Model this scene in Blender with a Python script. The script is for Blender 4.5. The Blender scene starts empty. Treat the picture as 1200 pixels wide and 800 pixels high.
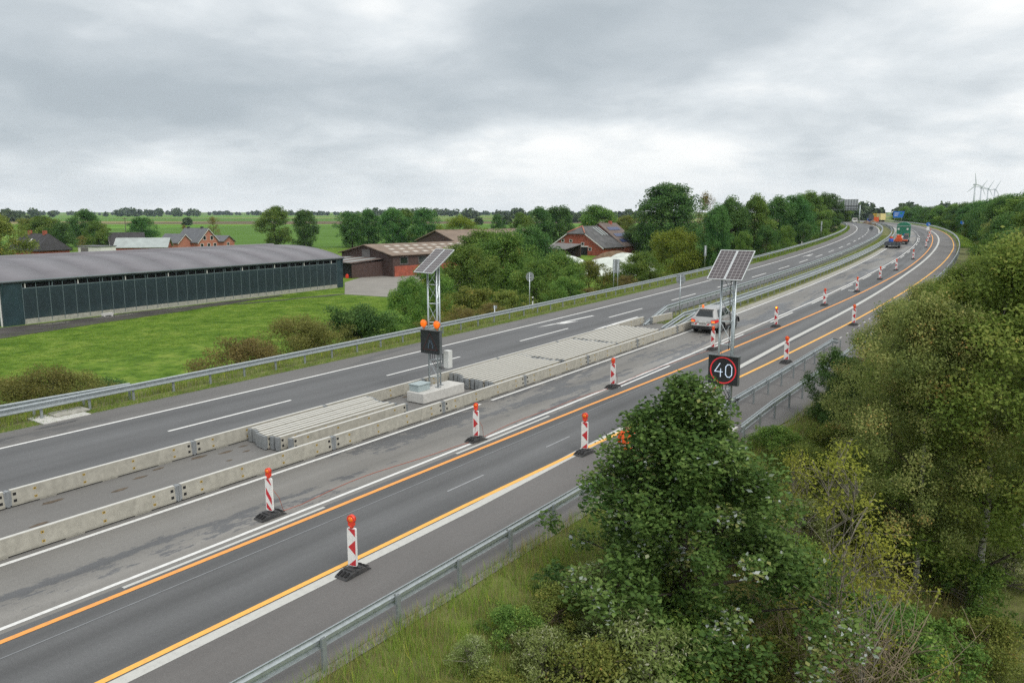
import bpy, math, random
import numpy as np
from mathutils import Vector
R = math.radians
sc = bpy.context.scene
col = sc.collection

# ------------------------------------------------------------------ camera
CAM_H, F_PX, HOR = 8.6, 933.0, 248.0
PITCH = math.atan((400 - HOR) / F_PX)
cd = bpy.data.cameras.new('camera'); cam = bpy.data.objects.new('camera', cd); col.objects.link(cam)
cam.location = (0, 0, CAM_H); cam.rotation_euler = (R(90) - PITCH, 0, 0)
cd.sensor_fit = 'HORIZONTAL'; cd.sensor_width = 36; cd.lens = F_PX / 1200 * 36
cd.clip_start = .1; cd.clip_end = 20000
sc.camera = cam

# ------------------------------------------------------------------ world: overcast sky
SUN_EL, SUN_AZ = R(48), R(150)       # azimuth from +Y towards +X
w = bpy.data.worlds.new('World'); sc.world = w; w.use_nodes = True
nt = w.node_tree; nt.nodes.clear(); N = nt.nodes.new; L = nt.links.new
out = N('ShaderNodeOutputWorld')
sky = N('ShaderNodeTexSky'); sky.sky_type = 'NISHITA'; sky.sun_disc = False
sky.sun_elevation = SUN_EL; sky.sun_rotation = SUN_AZ
bg1 = N('ShaderNodeBackground'); bg1.inputs[1].default_value = .1; L(sky.outputs[0], bg1.inputs[0])
tc = N('ShaderNodeTexCoord'); sep = N('ShaderNodeSeparateXYZ'); L(tc.outputs['Generated'], sep.inputs[0])
def wm(op, a, b=None, clamp=False):
    n = N('ShaderNodeMath'); n.operation = op; n.use_clamp = clamp
    for i, v in enumerate((a, b)):
        if v is None: continue
        if isinstance(v, (int, float)): n.inputs[i].default_value = v
        else: L(v, n.inputs[i])
    return n.outputs[0]
zz = wm('ADD', wm('MAXIMUM', sep.outputs[2], 0), .24)
cx = wm('DIVIDE', sep.outputs[0], zz); cy = wm('DIVIDE', sep.outputs[1], zz)
cmb = N('ShaderNodeCombineXYZ'); L(cx, cmb.inputs[0]); L(cy, cmb.inputs[1]); cmb.inputs[2].default_value = 8.3
def wnoise(scale, det, rough, dist=0.):
    n = N('ShaderNodeTexNoise'); n.inputs['Scale'].default_value = scale; n.inputs['Detail'].default_value = det
    n.inputs['Roughness'].default_value = rough; n.inputs['Distortion'].default_value = dist; L(cmb.outputs[0], n.inputs['Vector']); return n.outputs[0]
n1 = wnoise(.62, 9, .50, .15); n2 = wnoise(1.9, 9, .56, .25)
dens = wm('ADD', wm('MULTIPLY', n1, .72), wm('MULTIPLY', n2, .28))
rmp = N('ShaderNodeValToRGB'); e = rmp.color_ramp.elements
e[0].position = .38; e[0].color = (.78, .785, .775, 1); e[1].position = .72; e[1].color = (.31, .348, .376, 1)
e.new(.445).color = (.73, .74, .735, 1); e.new(.50).color = (.57, .602, .62, 1); e.new(.57).color = (.42, .458, .484, 1); e.new(.64).color = (.34, .38, .408, 1)
L(dens, rmp.inputs[0])
# clouds are seen edge-on and brighter towards the horizon all the way round
hz = wm('SUBTRACT', 1, wm('DIVIDE', wm('MAXIMUM', sep.outputs[2], 0), .075), True)
mixh = N('ShaderNodeMix'); mixh.data_type = 'RGBA'; L(wm('MULTIPLY', hz, .7), mixh.inputs[0]); L(rmp.outputs[0], mixh.inputs[6]); mixh.inputs[7].default_value = (.62, .65, .665, 1)
bg2 = N('ShaderNodeBackground'); L(mixh.outputs[2], bg2.inputs[0]); bg2.inputs[1].default_value = 1.0
ms = N('ShaderNodeMixShader'); ms.inputs[0].default_value = .97
L(bg1.outputs[0], ms.inputs[1]); L(bg2.outputs[0], ms.inputs[2]); L(ms.outputs[0], out.inputs[0])

sl = bpy.data.lights.new('sun', 'SUN'); sun = bpy.data.objects.new('sun', sl); col.objects.link(sun)
sl.energy = 1.5; sl.angle = R(28); sl.color = (1, .96, .9)
sd = Vector((math.sin(SUN_AZ) * math.cos(SUN_EL), math.cos(SUN_AZ) * math.cos(SUN_EL), math.sin(SUN_EL)))
sun.rotation_euler = sd.to_track_quat('Z', 'Y').to_euler(); sun.location = (0, 0, 60)

vs = sc.view_settings; vs.view_transform = 'Standard'; vs.look = 'None'; vs.exposure = 0.5; vs.gamma = 1; vs.use_curve_mapping = False
sc.cycles.use_denoising = False; sc.cycles.max_bounces = 7; sc.cycles.volume_bounces = 0
sc.cycles.transparent_max_bounces = 8

# ------------------------------------------------------------------ road frame (s along, t across) and pixel helpers
GR, TH0, K1, X0, Y0 = .0157, R(36.4), .0009, -12.0, 20.0
FIELD = -3.0
def zs(s):
    s = max(s, -80)
    if s < 130: return GR * s
    t = min((s - 130) / 230, 1); return GR * 130 + GR * 230 * (t - t * t / 2)
def hd(s): return TH0 - K1 * s
def ctr(s):
    a = TH0 - K1 * s
    return X0 + (math.cos(a) - math.cos(TH0)) / K1, Y0 - (math.sin(a) - math.sin(TH0)) / K1
def ST(s, t, dz=0.0):
    x, y = ctr(s); a = hd(s)
    return Vector((x + t * math.cos(a), y - t * math.sin(a), zs(s) + dz))
def inv(x, y):
    cxx, cyy = X0 - math.cos(TH0) / K1, Y0 + math.sin(TH0) / K1
    dx, dy = x - cxx, y - cyy
    a = math.atan2(-dy, dx); return (TH0 - a) / K1, math.hypot(dx, dy) - 1 / K1
def ray(u, v, Y):
    c, s_ = math.cos(PITCH), math.sin(PITCH); a = (u - 600) / F_PX; b = -(v - 400) / F_PX
    d = Vector((a, c + b * s_, -s_ + b * c)); return Vector((0, 0, CAM_H)) + d * (Y / d.y)
def flat(u, v, z=FIELD):
    p = ray(u, v, 1.0) - Vector((0, 0, CAM_H)); return Vector((0, 0, CAM_H)) + p * ((z - CAM_H) / p.z)
def uv_of(p):
    c, s_ = math.cos(PITCH), math.sin(PITCH); q = Vector(p) - Vector((0, 0, CAM_H))
    d = q.y * c - q.z * s_; return 600 + q.x / d * F_PX, 400 - (q.y * s_ + q.z * c) / d * F_PX
def s_at(u, t):
    lo, hi = -5., 400.
    for _ in range(50):
        m = (lo + hi) / 2
        if uv_of(ST(m, t))[0] < u: lo = m
        else: hi = m
    return lo
def ground_z(x, y):
    s, t = inv(x, y); z = zs(s)
    if t < -14.8: z = max(FIELD, z - (-14.8 - t) * .5)
    elif t > 13: z = max(FIELD, z - (t - 13) * .45)
    return z

# ------------------------------------------------------------------ materials
MATS = {}
def newmat(name):
    m = bpy.data.materials.new(name); m.use_nodes = True; MATS[name] = m
    return m, m.node_tree, m.node_tree.nodes['Principled BSDF']
def plain(name, c, rough=.6, metal=0., var=.12, scale=3., bump=0., bscale=40., emit=0., dirt=None, spec=None):
    """base colour broken up by two noises, optional fine relief and dirt"""
    m, t, p = newmat(name); nn, ll = t.nodes.new, t.links.new
    tcn = nn('ShaderNodeTexCoord')
    a = nn('ShaderNodeTexNoise'); a.inputs['Scale'].default_value = scale; a.inputs['Detail'].default_value = 6; ll(tcn.outputs['Object'], a.inputs['Vector'])
    mx = nn('ShaderNodeMix'); mx.data_type = 'RGBA'
    mx.inputs[6].default_value = (*[max(0, x * (1 - var)) for x in c], 1); mx.inputs[7].default_value = (*[min(1, x * (1 + var)) for x in c], 1)
    rr = nn('ShaderNodeMapRange'); rr.inputs[1].default_value = .3; rr.inputs[2].default_value = .7; ll(a.outputs[0], rr.inputs[0]); ll(rr.outputs[0], mx.inputs[0])
    last = mx.outputs[2]
    if dirt:
        b = nn('ShaderNodeTexNoise'); b.inputs['Scale'].default_value = scale * .7; b.inputs['Detail'].default_value = 9; b.inputs['Roughness'].default_value = .7
        ll(tcn.outputs['Object'], b.inputs['Vector'])
        r2 = nn('ShaderNodeMapRange'); r2.inputs[1].default_value = .5; r2.inputs[2].default_value = .75; r2.inputs[4].default_value = dirt[1]; ll(b.outputs[0], r2.inputs[0])
        m2 = nn('ShaderNodeMix'); m2.data_type = 'RGBA'; ll(r2.outputs[0], m2.inputs[0]); ll(last, m2.inputs[6]); m2.inputs[7].default_value = (*dirt[0], 1); last = m2.outputs[2]
    ll(last, p.inputs['Base Color']); p.inputs['Roughness'].default_value = rough; p.inputs['Metallic'].default_value = metal
    if spec is not None: p.inputs['Specular IOR Level'].default_value = spec
    if bump:
        b = nn('ShaderNodeTexNoise'); b.inputs['Scale'].default_value = bscale; b.inputs['Detail'].default_value = 4; ll(tcn.outputs['Object'], b.inputs['Vector'])
        bp = nn('ShaderNodeBump'); bp.inputs['Strength'].default_value = bump; bp.inputs['Distance'].default_value = .02
        ll(b.outputs[0], bp.inputs['Height']); ll(bp.outputs[0], p.inputs['Normal'])
    if emit: p.inputs['Emission Color'].default_value = (*c, 1); p.inputs['Emission Strength'].default_value = emit
    return m

def asphalt(name, c, tracks=(), patch=None, wet=0., streak=.16, seed=0.):
    """UV = (t, s) in metres. tracks: (t, width, factor) worn wheel paths; patch: (colour, threshold, amount) old surfacing"""
    m, t, p = newmat(name); nn, ll = t.nodes.new, t.links.new
    uv = nn('ShaderNodeUVMap'); uv.uv_map = 'UVMap'
    def noise(sx, sy, det=4, rough=.6, off=0., dist=0.):
        mp = nn('ShaderNodeMapping'); mp.inputs['Scale'].default_value = (sx, sy, 1); mp.inputs['Location'].default_value = (off + seed, off * 1.7 + seed, 0)
        ll(uv.outputs[0], mp.inputs['Vector']); n = nn('ShaderNodeTexNoise'); n.inputs['Scale'].default_value = 1; n.inputs['Detail'].default_value = det
        n.inputs['Roughness'].default_value = rough; n.inputs['Distortion'].default_value = dist; ll(mp.outputs[0], n.inputs['Vector']); return n.outputs[0]
    def mth(op, a, b, clamp=False):
        n = nn('ShaderNodeMath'); n.operation = op; n.use_clamp = clamp
        for i, v in enumerate((a, b)):
            if isinstance(v, (int, float)): n.inputs[i].default_value = v
            else: ll(v, n.inputs[i])
        return n.outputs[0]
    def rng(v, a, b, c0, c1):
        n = nn('ShaderNodeMapRange'); n.inputs[1].default_value = a; n.inputs[2].default_value = b; n.inputs[3].default_value = c0; n.inputs[4].default_value = c1; ll(v, n.inputs[0]); return n.outputs[0]
    sp = nn('ShaderNodeSeparateXYZ'); ll(uv.outputs[0], sp.inputs[0])
    fac = mth('MULTIPLY', rng(noise(.9, .03, 5), .3, .7, 1 - streak, 1 + streak), rng(noise(.22, .16, 5, .65, 7), .3, .7, .9, 1.1))
    fac = mth('MULTIPLY', fac, rng(noise(42, 42, 3, .75, 3), .25, .75, .64, 1.36))
    fac = mth('MULTIPLY', fac, rng(noise(9, 9, 3, .7, 5), .3, .7, .93, 1.07))
    wob = rng(noise(.0, .12, 3, .6, 11), .3, .7, -.14, .14)
    for (tt, wd, k) in tracks:
        dd = mth('ABSOLUTE', mth('SUBTRACT', mth('ADD', sp.outputs[0], wob), tt), 0)
        band = rng(dd, 0, wd, 1, 0); n = nn('ShaderNodeMath'); n.operation = 'MULTIPLY'; ll(band, n.inputs[0]); n.inputs[1].default_value = k
        fac = mth('MULTIPLY', fac, mth('ADD', 1, n.outputs[0]))
    mx = nn('ShaderNodeMix'); mx.data_type = 'RGBA'; mx.blend_type = 'MULTIPLY'; mx.inputs[0].default_value = 1
    mx.inputs[6].default_value = (*c, 1); cc = nn('ShaderNodeCombineColor')
    for i in range(3): ll(fac, cc.inputs[i])
    ll(cc.outputs[0], mx.inputs[7]); last = mx.outputs[2]; rough = rng(noise(.5, .08, 4, .6, 21), .35, .65, .62 - wet * .3, .88)
    if patch:
        pc, th, am = patch
        pn = mth('ADD', mth('MULTIPLY', noise(.5, .075, 9, .62, 31, .8), .7), mth('MULTIPLY', noise(2.6, 1.3, 8, .75, 41), .3))
        k = rng(pn, th, th + .022, 0, am)
        m2 = nn('ShaderNodeMix'); m2.data_type = 'RGBA'; ll(k, m2.inputs[0]); ll(last, m2.inputs[6])
        m3 = nn('ShaderNodeMix'); m3.data_type = 'RGBA'; m3.blend_type = 'MULTIPLY'; m3.inputs[0].default_value = 1; m3.inputs[6].default_value = (*pc, 1); ll(cc.outputs[0], m3.inputs[7])
        ll(m3.outputs[2], m2.inputs[7]); last = m2.outputs[2]
        if wet: rough = mth('SUBTRACT', rough, mth('MULTIPLY', mth('SUBTRACT', 1, k), wet * .35), True)
    ll(last, p.inputs['Base Color']); ll(rough, p.inputs['Roughness'])
    bp = nn('ShaderNodeBump'); bp.inputs['Strength'].default_value = .35; bp.inputs['Distance'].default_value = .008; ll(noise(70, 70, 2, .6, 2), bp.inputs['Height']); ll(bp.outputs[0], p.inputs['Normal'])
    return m

def paint(name, c, wear=.5):
    m, t, p = newmat(name); nn, ll = t.nodes.new, t.links.new
    uv = nn('ShaderNodeUVMap'); uv.uv_map = 'UVMap'
    n = nn('ShaderNodeTexNoise'); n.inputs['Scale'].default_value = 6; n.inputs['Detail'].default_value = 12; n.inputs['Roughness'].default_value = .8; ll(uv.outputs[0], n.inputs['Vector'])
    r = nn('ShaderNodeMapRange'); r.inputs[1].default_value = .48; r.inputs[2].default_value = .72; r.inputs[4].default_value = wear; ll(n.outputs[0], r.inputs[0])
    mx = nn('ShaderNodeMix'); mx.data_type = 'RGBA'; mx.inputs[6].default_value = (*c, 1); mx.inputs[7].default_value = (.14, .135, .13, 1); ll(r.outputs[0], mx.inputs[0])
    ll(mx.outputs[2], p.inputs['Base Color']); p.inputs['Roughness'].default_value = .7
    return m

def leafmat(name, stops, trans=.28, rough=.6):
    """stops: (position, colour) picked by each leaf's own random value"""
    m, t, p = newmat(name); nn, ll = t.nodes.new, t.links.new
    at = nn('ShaderNodeAttribute'); at.attribute_name = 'rnd'
    oi = nn('ShaderNodeObjectInfo')
    rp = nn('ShaderNodeValToRGB'); es = rp.color_ramp.elements
    es[0].position = stops[0][0]; es[0].color = (*stops[0][1], 1); es[1].position = stops[-1][0]; es[1].color = (*stops[-1][1], 1)
    for ps, cc in stops[1:-1]: es.new(ps).color = (*cc, 1)
    ll(at.outputs['Fac'], rp.inputs[0])
    hs = nn('ShaderNodeHueSaturation'); ll(rp.outputs[0], hs.inputs['Color'])
    mr = nn('ShaderNodeMapRange'); mr.inputs[3].default_value = 1.2; mr.inputs[4].default_value = 1.7; ll(oi.outputs['Random'], mr.inputs[0]); ll(mr.outputs[0], hs.inputs['Value'])
    mh = nn('ShaderNodeMapRange'); mh.inputs[3].default_value = .485; mh.inputs[4].default_value = .512; ll(oi.outputs['Random'], mh.inputs[0]); ll(mh.outputs[0], hs.inputs['Hue'])
    ll(hs.outputs[0], p.inputs['Base Color']); p.inputs['Roughness'].default_value = rough; p.inputs['Specular IOR Level'].default_value = .12
    tr = nn('ShaderNodeBsdfTranslucent'); ll(hs.outputs[0], tr.inputs[0])
    ms_ = nn('ShaderNodeMixShader'); ms_.inputs[0].default_value = trans * 1.35; ll(p.outputs[0], ms_.inputs[1]); ll(tr.outputs[0], ms_.inputs[2])
    ll(ms_.outputs[0], t.nodes['Material Output'].inputs[0])
    return m

asphalt('asphalt_left', (0.1125, 0.1143, 0.1170), tracks=((-9.4, .45, -.10), (-7.9, .4, -.06), (-6.3, .45, -.16), (-4.8, .4, -.1)), streak=.1, seed=3)
asphalt('asphalt_left_edge', (0.1350, 0.1305, 0.1260), patch=((.10, .10, .10), .56, .8), streak=.12, seed=13)
asphalt('asphalt_median', (0.1665, 0.1620, 0.1548), streak=.06, seed=23)
asphalt('asphalt_closed', (0.0882, 0.0900, 0.0936), patch=((.185, .178, .165), .47, .95), wet=.5, streak=.15, seed=33, tracks=((3.2, .8, .3),))
asphalt('asphalt_open', (0.1062, 0.1080, 0.1098), tracks=((4.6, .5, -.2), (5.55, .45, -.2), (6.1, .5, .16), (7.0, .4, -.12)), streak=.16, seed=43)
asphalt('asphalt_shoulder', (0.1332, 0.1269, 0.1224), streak=.09, seed=53)
paint('paint_white', (.72, .72, .70)); paint('paint_old_white', (.52, .52, .49), .35); paint('paint_orange', (.84, .36, .08), .45); paint('paint_yellow', (.88, .46, .09), .45)
paint('paint_faint', (.30, .31, .32), .8)
plain('bitumen', (.22, .23, .24), .6)
plain('concrete', (.36, .345, .295), .85, var=.16, scale=5, bump=.3, bscale=60, dirt=((.27, .255, .22), .5))
plain('concrete_new', (.55, .54, .51), .85, var=.1, scale=5, bump=.3, bscale=50, dirt=((.38, .37, .34), .5))
plain('concrete_old', (.36, .35, .31), .9, var=.2, scale=4, bump=.5, bscale=30, dirt=((.2, .2, .15), .8))
plain('slab_edge', (.56, .555, .52), .75, var=.06, scale=6)
plain('galv', (.45, .495, .515), .38, .62, .12, 9, dirt=((.27, .29, .29), .45)); plain('galv_post', (.30, .33, .34), .5, .4, .15, 9)
plain('galv_bright', (.66, .69, .70), .34, .7, .08, 9)
plain('galv_dull', (.36, .38, .39), .5, .6, .14, 9)
plain('steel_dark', (.10, .105, .11), .5, .5, .2, 12)
plain('hole_shade', (.012, .012, .013), .9, var=.1)  # near-black colour stands in for the shade inside holes and openings
plain('pocket', (.42, .29, .07), .6, var=.3, scale=40)
plain('pocket_rust', (.16, .115, .07), .7, var=.3, scale=40)
plain('white_sheet', (.80, .80, .78), .4, var=.05, scale=8, dirt=((.5, .49, .45), .35))
plain('red_sheet', (.55, .035, .045), .4, var=.08, scale=8)
plain('lamp_red', (.75, .06, .03), .35, var=.08); plain('lens_orange', (.85, .17, .015), .2, var=.15, scale=30)
plain('lens_lit', (1., .55, .03), .2, emit=1.6); plain('lens_flash', (.9, .16, .01), .2, emit=.35)
plain('rubber', (.045, .046, .048), .8, var=.25, scale=8, bump=.4, bscale=60, dirt=((.13, .12, .11), .6))
plain('cable', (.42, .085, .035), .6)
plain('vms_black', (.02, .023, .026), .45, var=.15); plain('vms_frame', (.12, .135, .14), .5, .2)
plain('led_red', (.62, .03, .04), .4, emit=.3); plain('led_white', (.55, .65, .78), .4, emit=.45); plain('led_dim_red', (.06, .02, .02), .5); plain('led_dim', (.09, .13, .18), .5)
plain('cabinet', (.62, .63, .61), .5, var=.05); plain('cabinet_blue', (.36, .43, .44), .5, var=.08, scale=6)
plain('sign_back', (.33, .35, .36), .5, .3, .1, 5); plain('sign_black', (.02, .02, .02), .6)
plain('sign_blue', (.015, .13, .48), .4, var=.05); plain('sign_green', (.01, .2, .12), .4)
plain('car_silver', (.45, .445, .435), .26, .5, .02, 2, spec=.6); plain('glass_dark', (.015, .018, .02), .06, spec=.7)
plain('glass_tint', (.10, .17, .18), .08, spec=.7)
plain('car_black', (.018, .018, .02), .55); plain('tyre', (.02, .02, .021), .85, bump=.3); plain('rim', (.25, .26, .27), .3, .8)
plain('tail_red', (.6, .02, .02), .15, emit=.12); plain('tail_orange', (.95, .22, .02), .15, emit=.8); plain('plate_white', (.7, .7, .68), .4)
plain('brick_red', (.33, .085, .05), .85, var=.25, scale=1.5, bump=.3); plain('brick_pale', (.42, .17, .115), .85, var=.15, scale=2)
plain('roof_grey', (.12, .125, .135), .6, var=.15, scale=.8); plain('roof_black', (.035, .033, .035), .7, var=.3, scale=.7)
plain('roof_brown', (.22, .165, .125), .85, var=.2, scale=.5, dirt=((.12, .1, .08), .7)); plain('roof_tile_brown', (.15, .115, .10), .8, var=.2, scale=.6)
plain('roof_light', (.36, .40, .39), .6, .0, .12, .7, dirt=((.25, .27, .26), .6)); plain('roof_old', (.10, .10, .10), .8, var=.35, scale=.6, dirt=((.05, .05, .045), .7))
plain('skylight', (.46, .42, .36), .5, var=.2, scale=2); plain('trim_white', (.7, .69, .66), .6)
plain('timber_dark', (.075, .045, .038), .8, var=.25, scale=2); plain('timber_grey', (.16, .15, .145), .85, var=.2, scale=3)
plain('barn_sheet', (.018, .042, .050), .5, var=.22, scale=1.2); plain('barn_net', (.016, .034, .040), .6, var=.3, scale=.9, dirt=((.075, .08, .06), .35))
plain('barn_post', (.15, .20, .21), .5, .3); plain('barn_roof', (.17, .163, .178), .55, var=.09, scale=.35, dirt=((.10, .092, .10), .5))
plain('pv', (.05, .07, .16), .2, spec=.6); plain('tarp_white', (.62, .66, .60), .5, var=.12, scale=.5, bump=.6, bscale=3, dirt=((.4, .43, .38), .6))
plain('earth', (.17, .115, .07), .95, var=.3, scale=1.5, bump=.8, bscale=6); plain('gravel', (.20, .19, .175), .95, var=.25, scale=8, bump=.8, bscale=30)
plain('mud', (.055, .05, .045), .75, var=.4, scale=.5, bump=.6, bscale=4); plain('puddle', (.03, .03, .03), .08)
plain('yard', (.25, .235, .21), .9, var=.12, scale=.4)
plain('truck_yellow', (.80, .47, .02), .45, var=.05, scale=.6); plain('truck_pale', (.75, .62, .28), .45, var=.05)
plain('wagon_green', (.018, .17, .095), .5, var=.08, scale=.6); plain('machine_orange', (.62, .10, .025), .5, var=.1); plain('drum_blue', (.02, .09, .45), .4); plain('flat_grey', (.09, .10, .11), .6, .3, .2, 2)
plain('turbine', (.5, .53, .56), .5, var=.02)  # white turbines, backlit shade put into the colour as blue-grey
plain('bark', (.075, .06, .045), .9, var=.35, scale=6, bump=.8, bscale=18); plain('bark_grey', (.19, .17, .14), .9, var=.3, scale=6, bump=.6, bscale=20)
plain('twig_dry', (.25, .20, .135), .9, var=.3, scale=5)
# birch bark: white with dark horizontal scars
m, t_, p_ = newmat('bark_birch'); nn, ll = t_.nodes.new, t_.links.new
tcn = nn('ShaderNodeTexCoord'); mp = nn('ShaderNodeMapping'); mp.inputs['Scale'].default_value = (5, 5, 14); ll(tcn.outputs['Object'], mp.inputs[0])
nz = nn('ShaderNodeTexNoise'); nz.inputs['Scale'].default_value = 1; nz.inputs['Detail'].default_value = 5; ll(mp.outputs[0], nz.inputs['Vector'])
rp = nn('ShaderNodeValToRGB'); rp.color_ramp.elements[0].position = .36; rp.color_ramp.elements[0].color = (.05, .045, .04, 1); rp.color_ramp.elements[1].position = .50; rp.color_ramp.elements[1].color = (.50, .48, .44, 1)
ll(nz.outputs[0], rp.inputs[0]); ll(rp.outputs[0], p_.inputs['Base Color']); p_.inputs['Roughness'].default_value = .8

G1, G2, G3 = (.020, .047, .012), (.042, .088, .020), (.085, .135, .030)
leafmat('leaf_oak', ((0, (0.032, 0.069, 0.019)), (.5, (0.073, 0.125, 0.030)), (.84, (0.132, 0.188, 0.052)), (.9, (0.276, 0.314, 0.282)), (.955, (0.414, 0.439, 0.448)), (1, (0.200, 0.213, 0.076))), .2)
leafmat('leaf_dark', ((0, (0.032, 0.084, 0.028)), (.5, (0.070, 0.145, 0.040)), (1, (0.140, 0.223, 0.061))), .22)
leafmat('leaf_mid', ((0, (0.053, 0.110, 0.027)), (.5, (0.115, 0.198, 0.043)), (.9, (0.203, 0.275, 0.061)), (1, (0.307, 0.285, 0.066))), .25)
leafmat('leaf_birch', ((0, (0.091, 0.132, 0.044)), (.45, (0.198, 0.240, 0.072)), (.8, (0.289, 0.306, 0.112)), (.95, (0.430, 0.372, 0.140)), (1, (0.479, 0.314, 0.112))), .34)
leafmat('leaf_yellow', ((0, (0.149, 0.172, 0.025)), (.5, (0.230, 0.241, 0.040)), (1, (0.322, 0.310, 0.069))), .3)
leafmat('leaf_olive', ((0, (0.086, 0.121, 0.028)), (.5, (0.161, 0.193, 0.045)), (.85, (0.258, 0.258, 0.069)), (1, (0.327, 0.232, 0.069))), .28)
leafmat('leaf_lime', ((0, (0.090, 0.138, 0.021)), (.5, (0.158, 0.209, 0.033)), (1, (0.269, 0.284, 0.053))), .3)
leafmat('leaf_brown', ((0, (0.108, 0.085, 0.036)), (.5, (0.171, 0.144, 0.049)), (1, (0.251, 0.215, 0.071))), .25)
leafmat('leaf_willow', ((0, (0.081, 0.121, 0.032)), (.5, (0.155, 0.202, 0.060)), (.8, (0.242, 0.282, 0.114)), (.95, (0.363, 0.390, 0.255)), (1, (0.403, 0.403, 0.296))), .22)
leafmat('leaf_far', ((0, (0.047, 0.078, 0.040)), (1, (0.086, 0.125, 0.055))), .15)
leafmat('leaf_birchgreen', ((0, (0.067, 0.104, 0.022)), (.45, (0.144, 0.189, 0.041)), (.85, (0.220, 0.238, 0.061)), (1, (0.329, 0.268, 0.073))), .34)
leafmat('leaf_pale', ((0, (.10, .11, .03)), (.5, (.165, .17, .05)), (.85, (.24, .22, .07)), (1, (.25, .18, .06))), .28)
leafmat('grass_green', ((0, (0.085, 0.152, 0.022)), (.5, (0.157, 0.235, 0.036)), (.8, (0.222, 0.288, 0.053)), (.96, (0.314, 0.304, 0.121)), (1, (0.473, 0.500, 0.045))), .3)
leafmat('grass_fresh', ((0, (0.066, 0.138, 0.014)), (.6, (0.126, 0.216, 0.026)), (.92, (0.204, 0.246, 0.048)), (1, (0.312, 0.264, 0.096))), .3)
leafmat('grass_dry', ((0, (0.150, 0.156, 0.046)), (.5, (0.240, 0.210, 0.078)), (1, (0.372, 0.306, 0.144))), .3)
leafmat('reed', ((0, (0.102, 0.114, 0.030)), (.5, (0.180, 0.180, 0.054)), (1, (0.282, 0.246, 0.096))), .3)

# field colours: pasture near the farm, strips of meadow, stubble and plough far away
m, t_, p_ = newmat('field'); nn, ll = t_.nodes.new, t_.links.new
tcn = nn('ShaderNodeTexCoord')
def fnoise(scale, det=5, rough=.6, mapping=None):
    n = nn('ShaderNodeTexNoise'); n.inputs['Scale'].default_value = scale; n.inputs['Detail'].default_value = det; n.inputs['Roughness'].default_value = rough
    if mapping: 
        q = nn('ShaderNodeMapping'); q.inputs['Scale'].default_value = mapping; ll(tcn.outputs['Object'], q.inputs[0]); ll(q.outputs[0], n.inputs['Vector'])
    else: ll(tcn.outputs['Object'], n.inputs['Vector'])
    return n.outputs[0]
def framp(v, stops):
    r = nn('ShaderNodeValToRGB'); r.color_ramp.elements[0].position = stops[0][0]; r.color_ramp.elements[0].color = (*stops[0][1], 1)
    r.color_ramp.elements[1].position = stops[-1][0]; r.color_ramp.elements[1].color = (*stops[-1][1], 1)
    for a, b in stops[1:-1]: r.color_ramp.elements.new(a).color = (*b, 1)
    ll(v, r.inputs[0]); return r
near = framp(fnoise(.35, 8, .68), ((.36, (.062, .130, .012)), (.5, (.122, .212, .026)), (.64, (.195, .272, .048))))
tuft = framp(fnoise(1.3, 7, .8), ((.38, (.5, .55, .5)), (.5, (1, 1, 1)), (.62, (1.2, 1.12, 1.05))))
mul = nn('ShaderNodeMix'); mul.data_type = 'RGBA'; mul.blend_type = 'MULTIPLY'; mul.inputs[0].default_value = 1; ll(near.outputs[0], mul.inputs[6]); ll(tuft.outputs[0], mul.inputs[7])
q = nn('ShaderNodeMapping'); q.inputs['Rotation'].default_value = (0, 0, R(14)); q.inputs['Scale'].default_value = (.0016, .0055, 1); ll(tcn.outputs['Object'], q.inputs[0])
vo = nn('ShaderNodeTexVoronoi'); vo.distance = 'CHEBYCHEV'; vo.inputs['Scale'].default_value = 1; vo.inputs['Randomness'].default_value = .85; ll(q.outputs[0], vo.inputs['Vector'])
sx = nn('ShaderNodeSeparateColor'); ll(vo.outputs['Color'], sx.inputs[0])
far = framp(sx.outputs[0], ((0, (0.106, 0.237, 0.025)), (.22, (0.138, 0.275, 0.035)), (.42, (0.094, 0.188, 0.030)), (.58, (0.200, 0.250, 0.062)), (.70, (0.263, 0.231, 0.106)), (.80, (0.163, 0.263, 0.044)), (.9, (0.150, 0.119, 0.075))))
far.color_ramp.interpolation = 'CONSTANT'
fm = nn('ShaderNodeMix'); fm.data_type = 'RGBA'; fm.blend_type = 'MULTIPLY'; fm.inputs[0].default_value = 1; ll(far.outputs[0], fm.inputs[6])
tf = framp(fnoise(.02, 6, .65, (1, 3, 1)), ((.3, (.75, .78, .75)), (.7, (1.15, 1.12, 1.1)))); ll(tf.outputs[0], fm.inputs[7])
sp = nn('ShaderNodeSeparateXYZ'); ll(tcn.outputs['Object'], sp.inputs[0])
mr = nn('ShaderNodeMapRange'); mr.inputs[1].default_value = 255; mr.inputs[2].default_value = 262; ll(sp.outputs[1], mr.inputs[0])
mm = nn('ShaderNodeMix'); mm.data_type = 'RGBA'; ll(mr.outputs[0], mm.inputs[0]); ll(mul.outputs[2], mm.inputs[6]); ll(fm.outputs[2], mm.inputs[7])
ll(mm.outputs[2], p_.inputs['Base Color']); p_.inputs['Roughness'].default_value = .95; p_.inputs['Specular IOR Level'].default_value = .1
bp = nn('ShaderNodeBump'); bp.inputs['Strength'].default_value = .9; bp.inputs['Distance'].default_value = .25; ll(fnoise(1.6, 6, .7), bp.inputs['Height']); ll(bp.outputs[0], p_.inputs['Normal'])
plain('soil_verge', (.135, .145, .042), .95, var=.4, scale=1.2, bump=1, bscale=14, dirt=((.20, .17, .085), .6))

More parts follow.
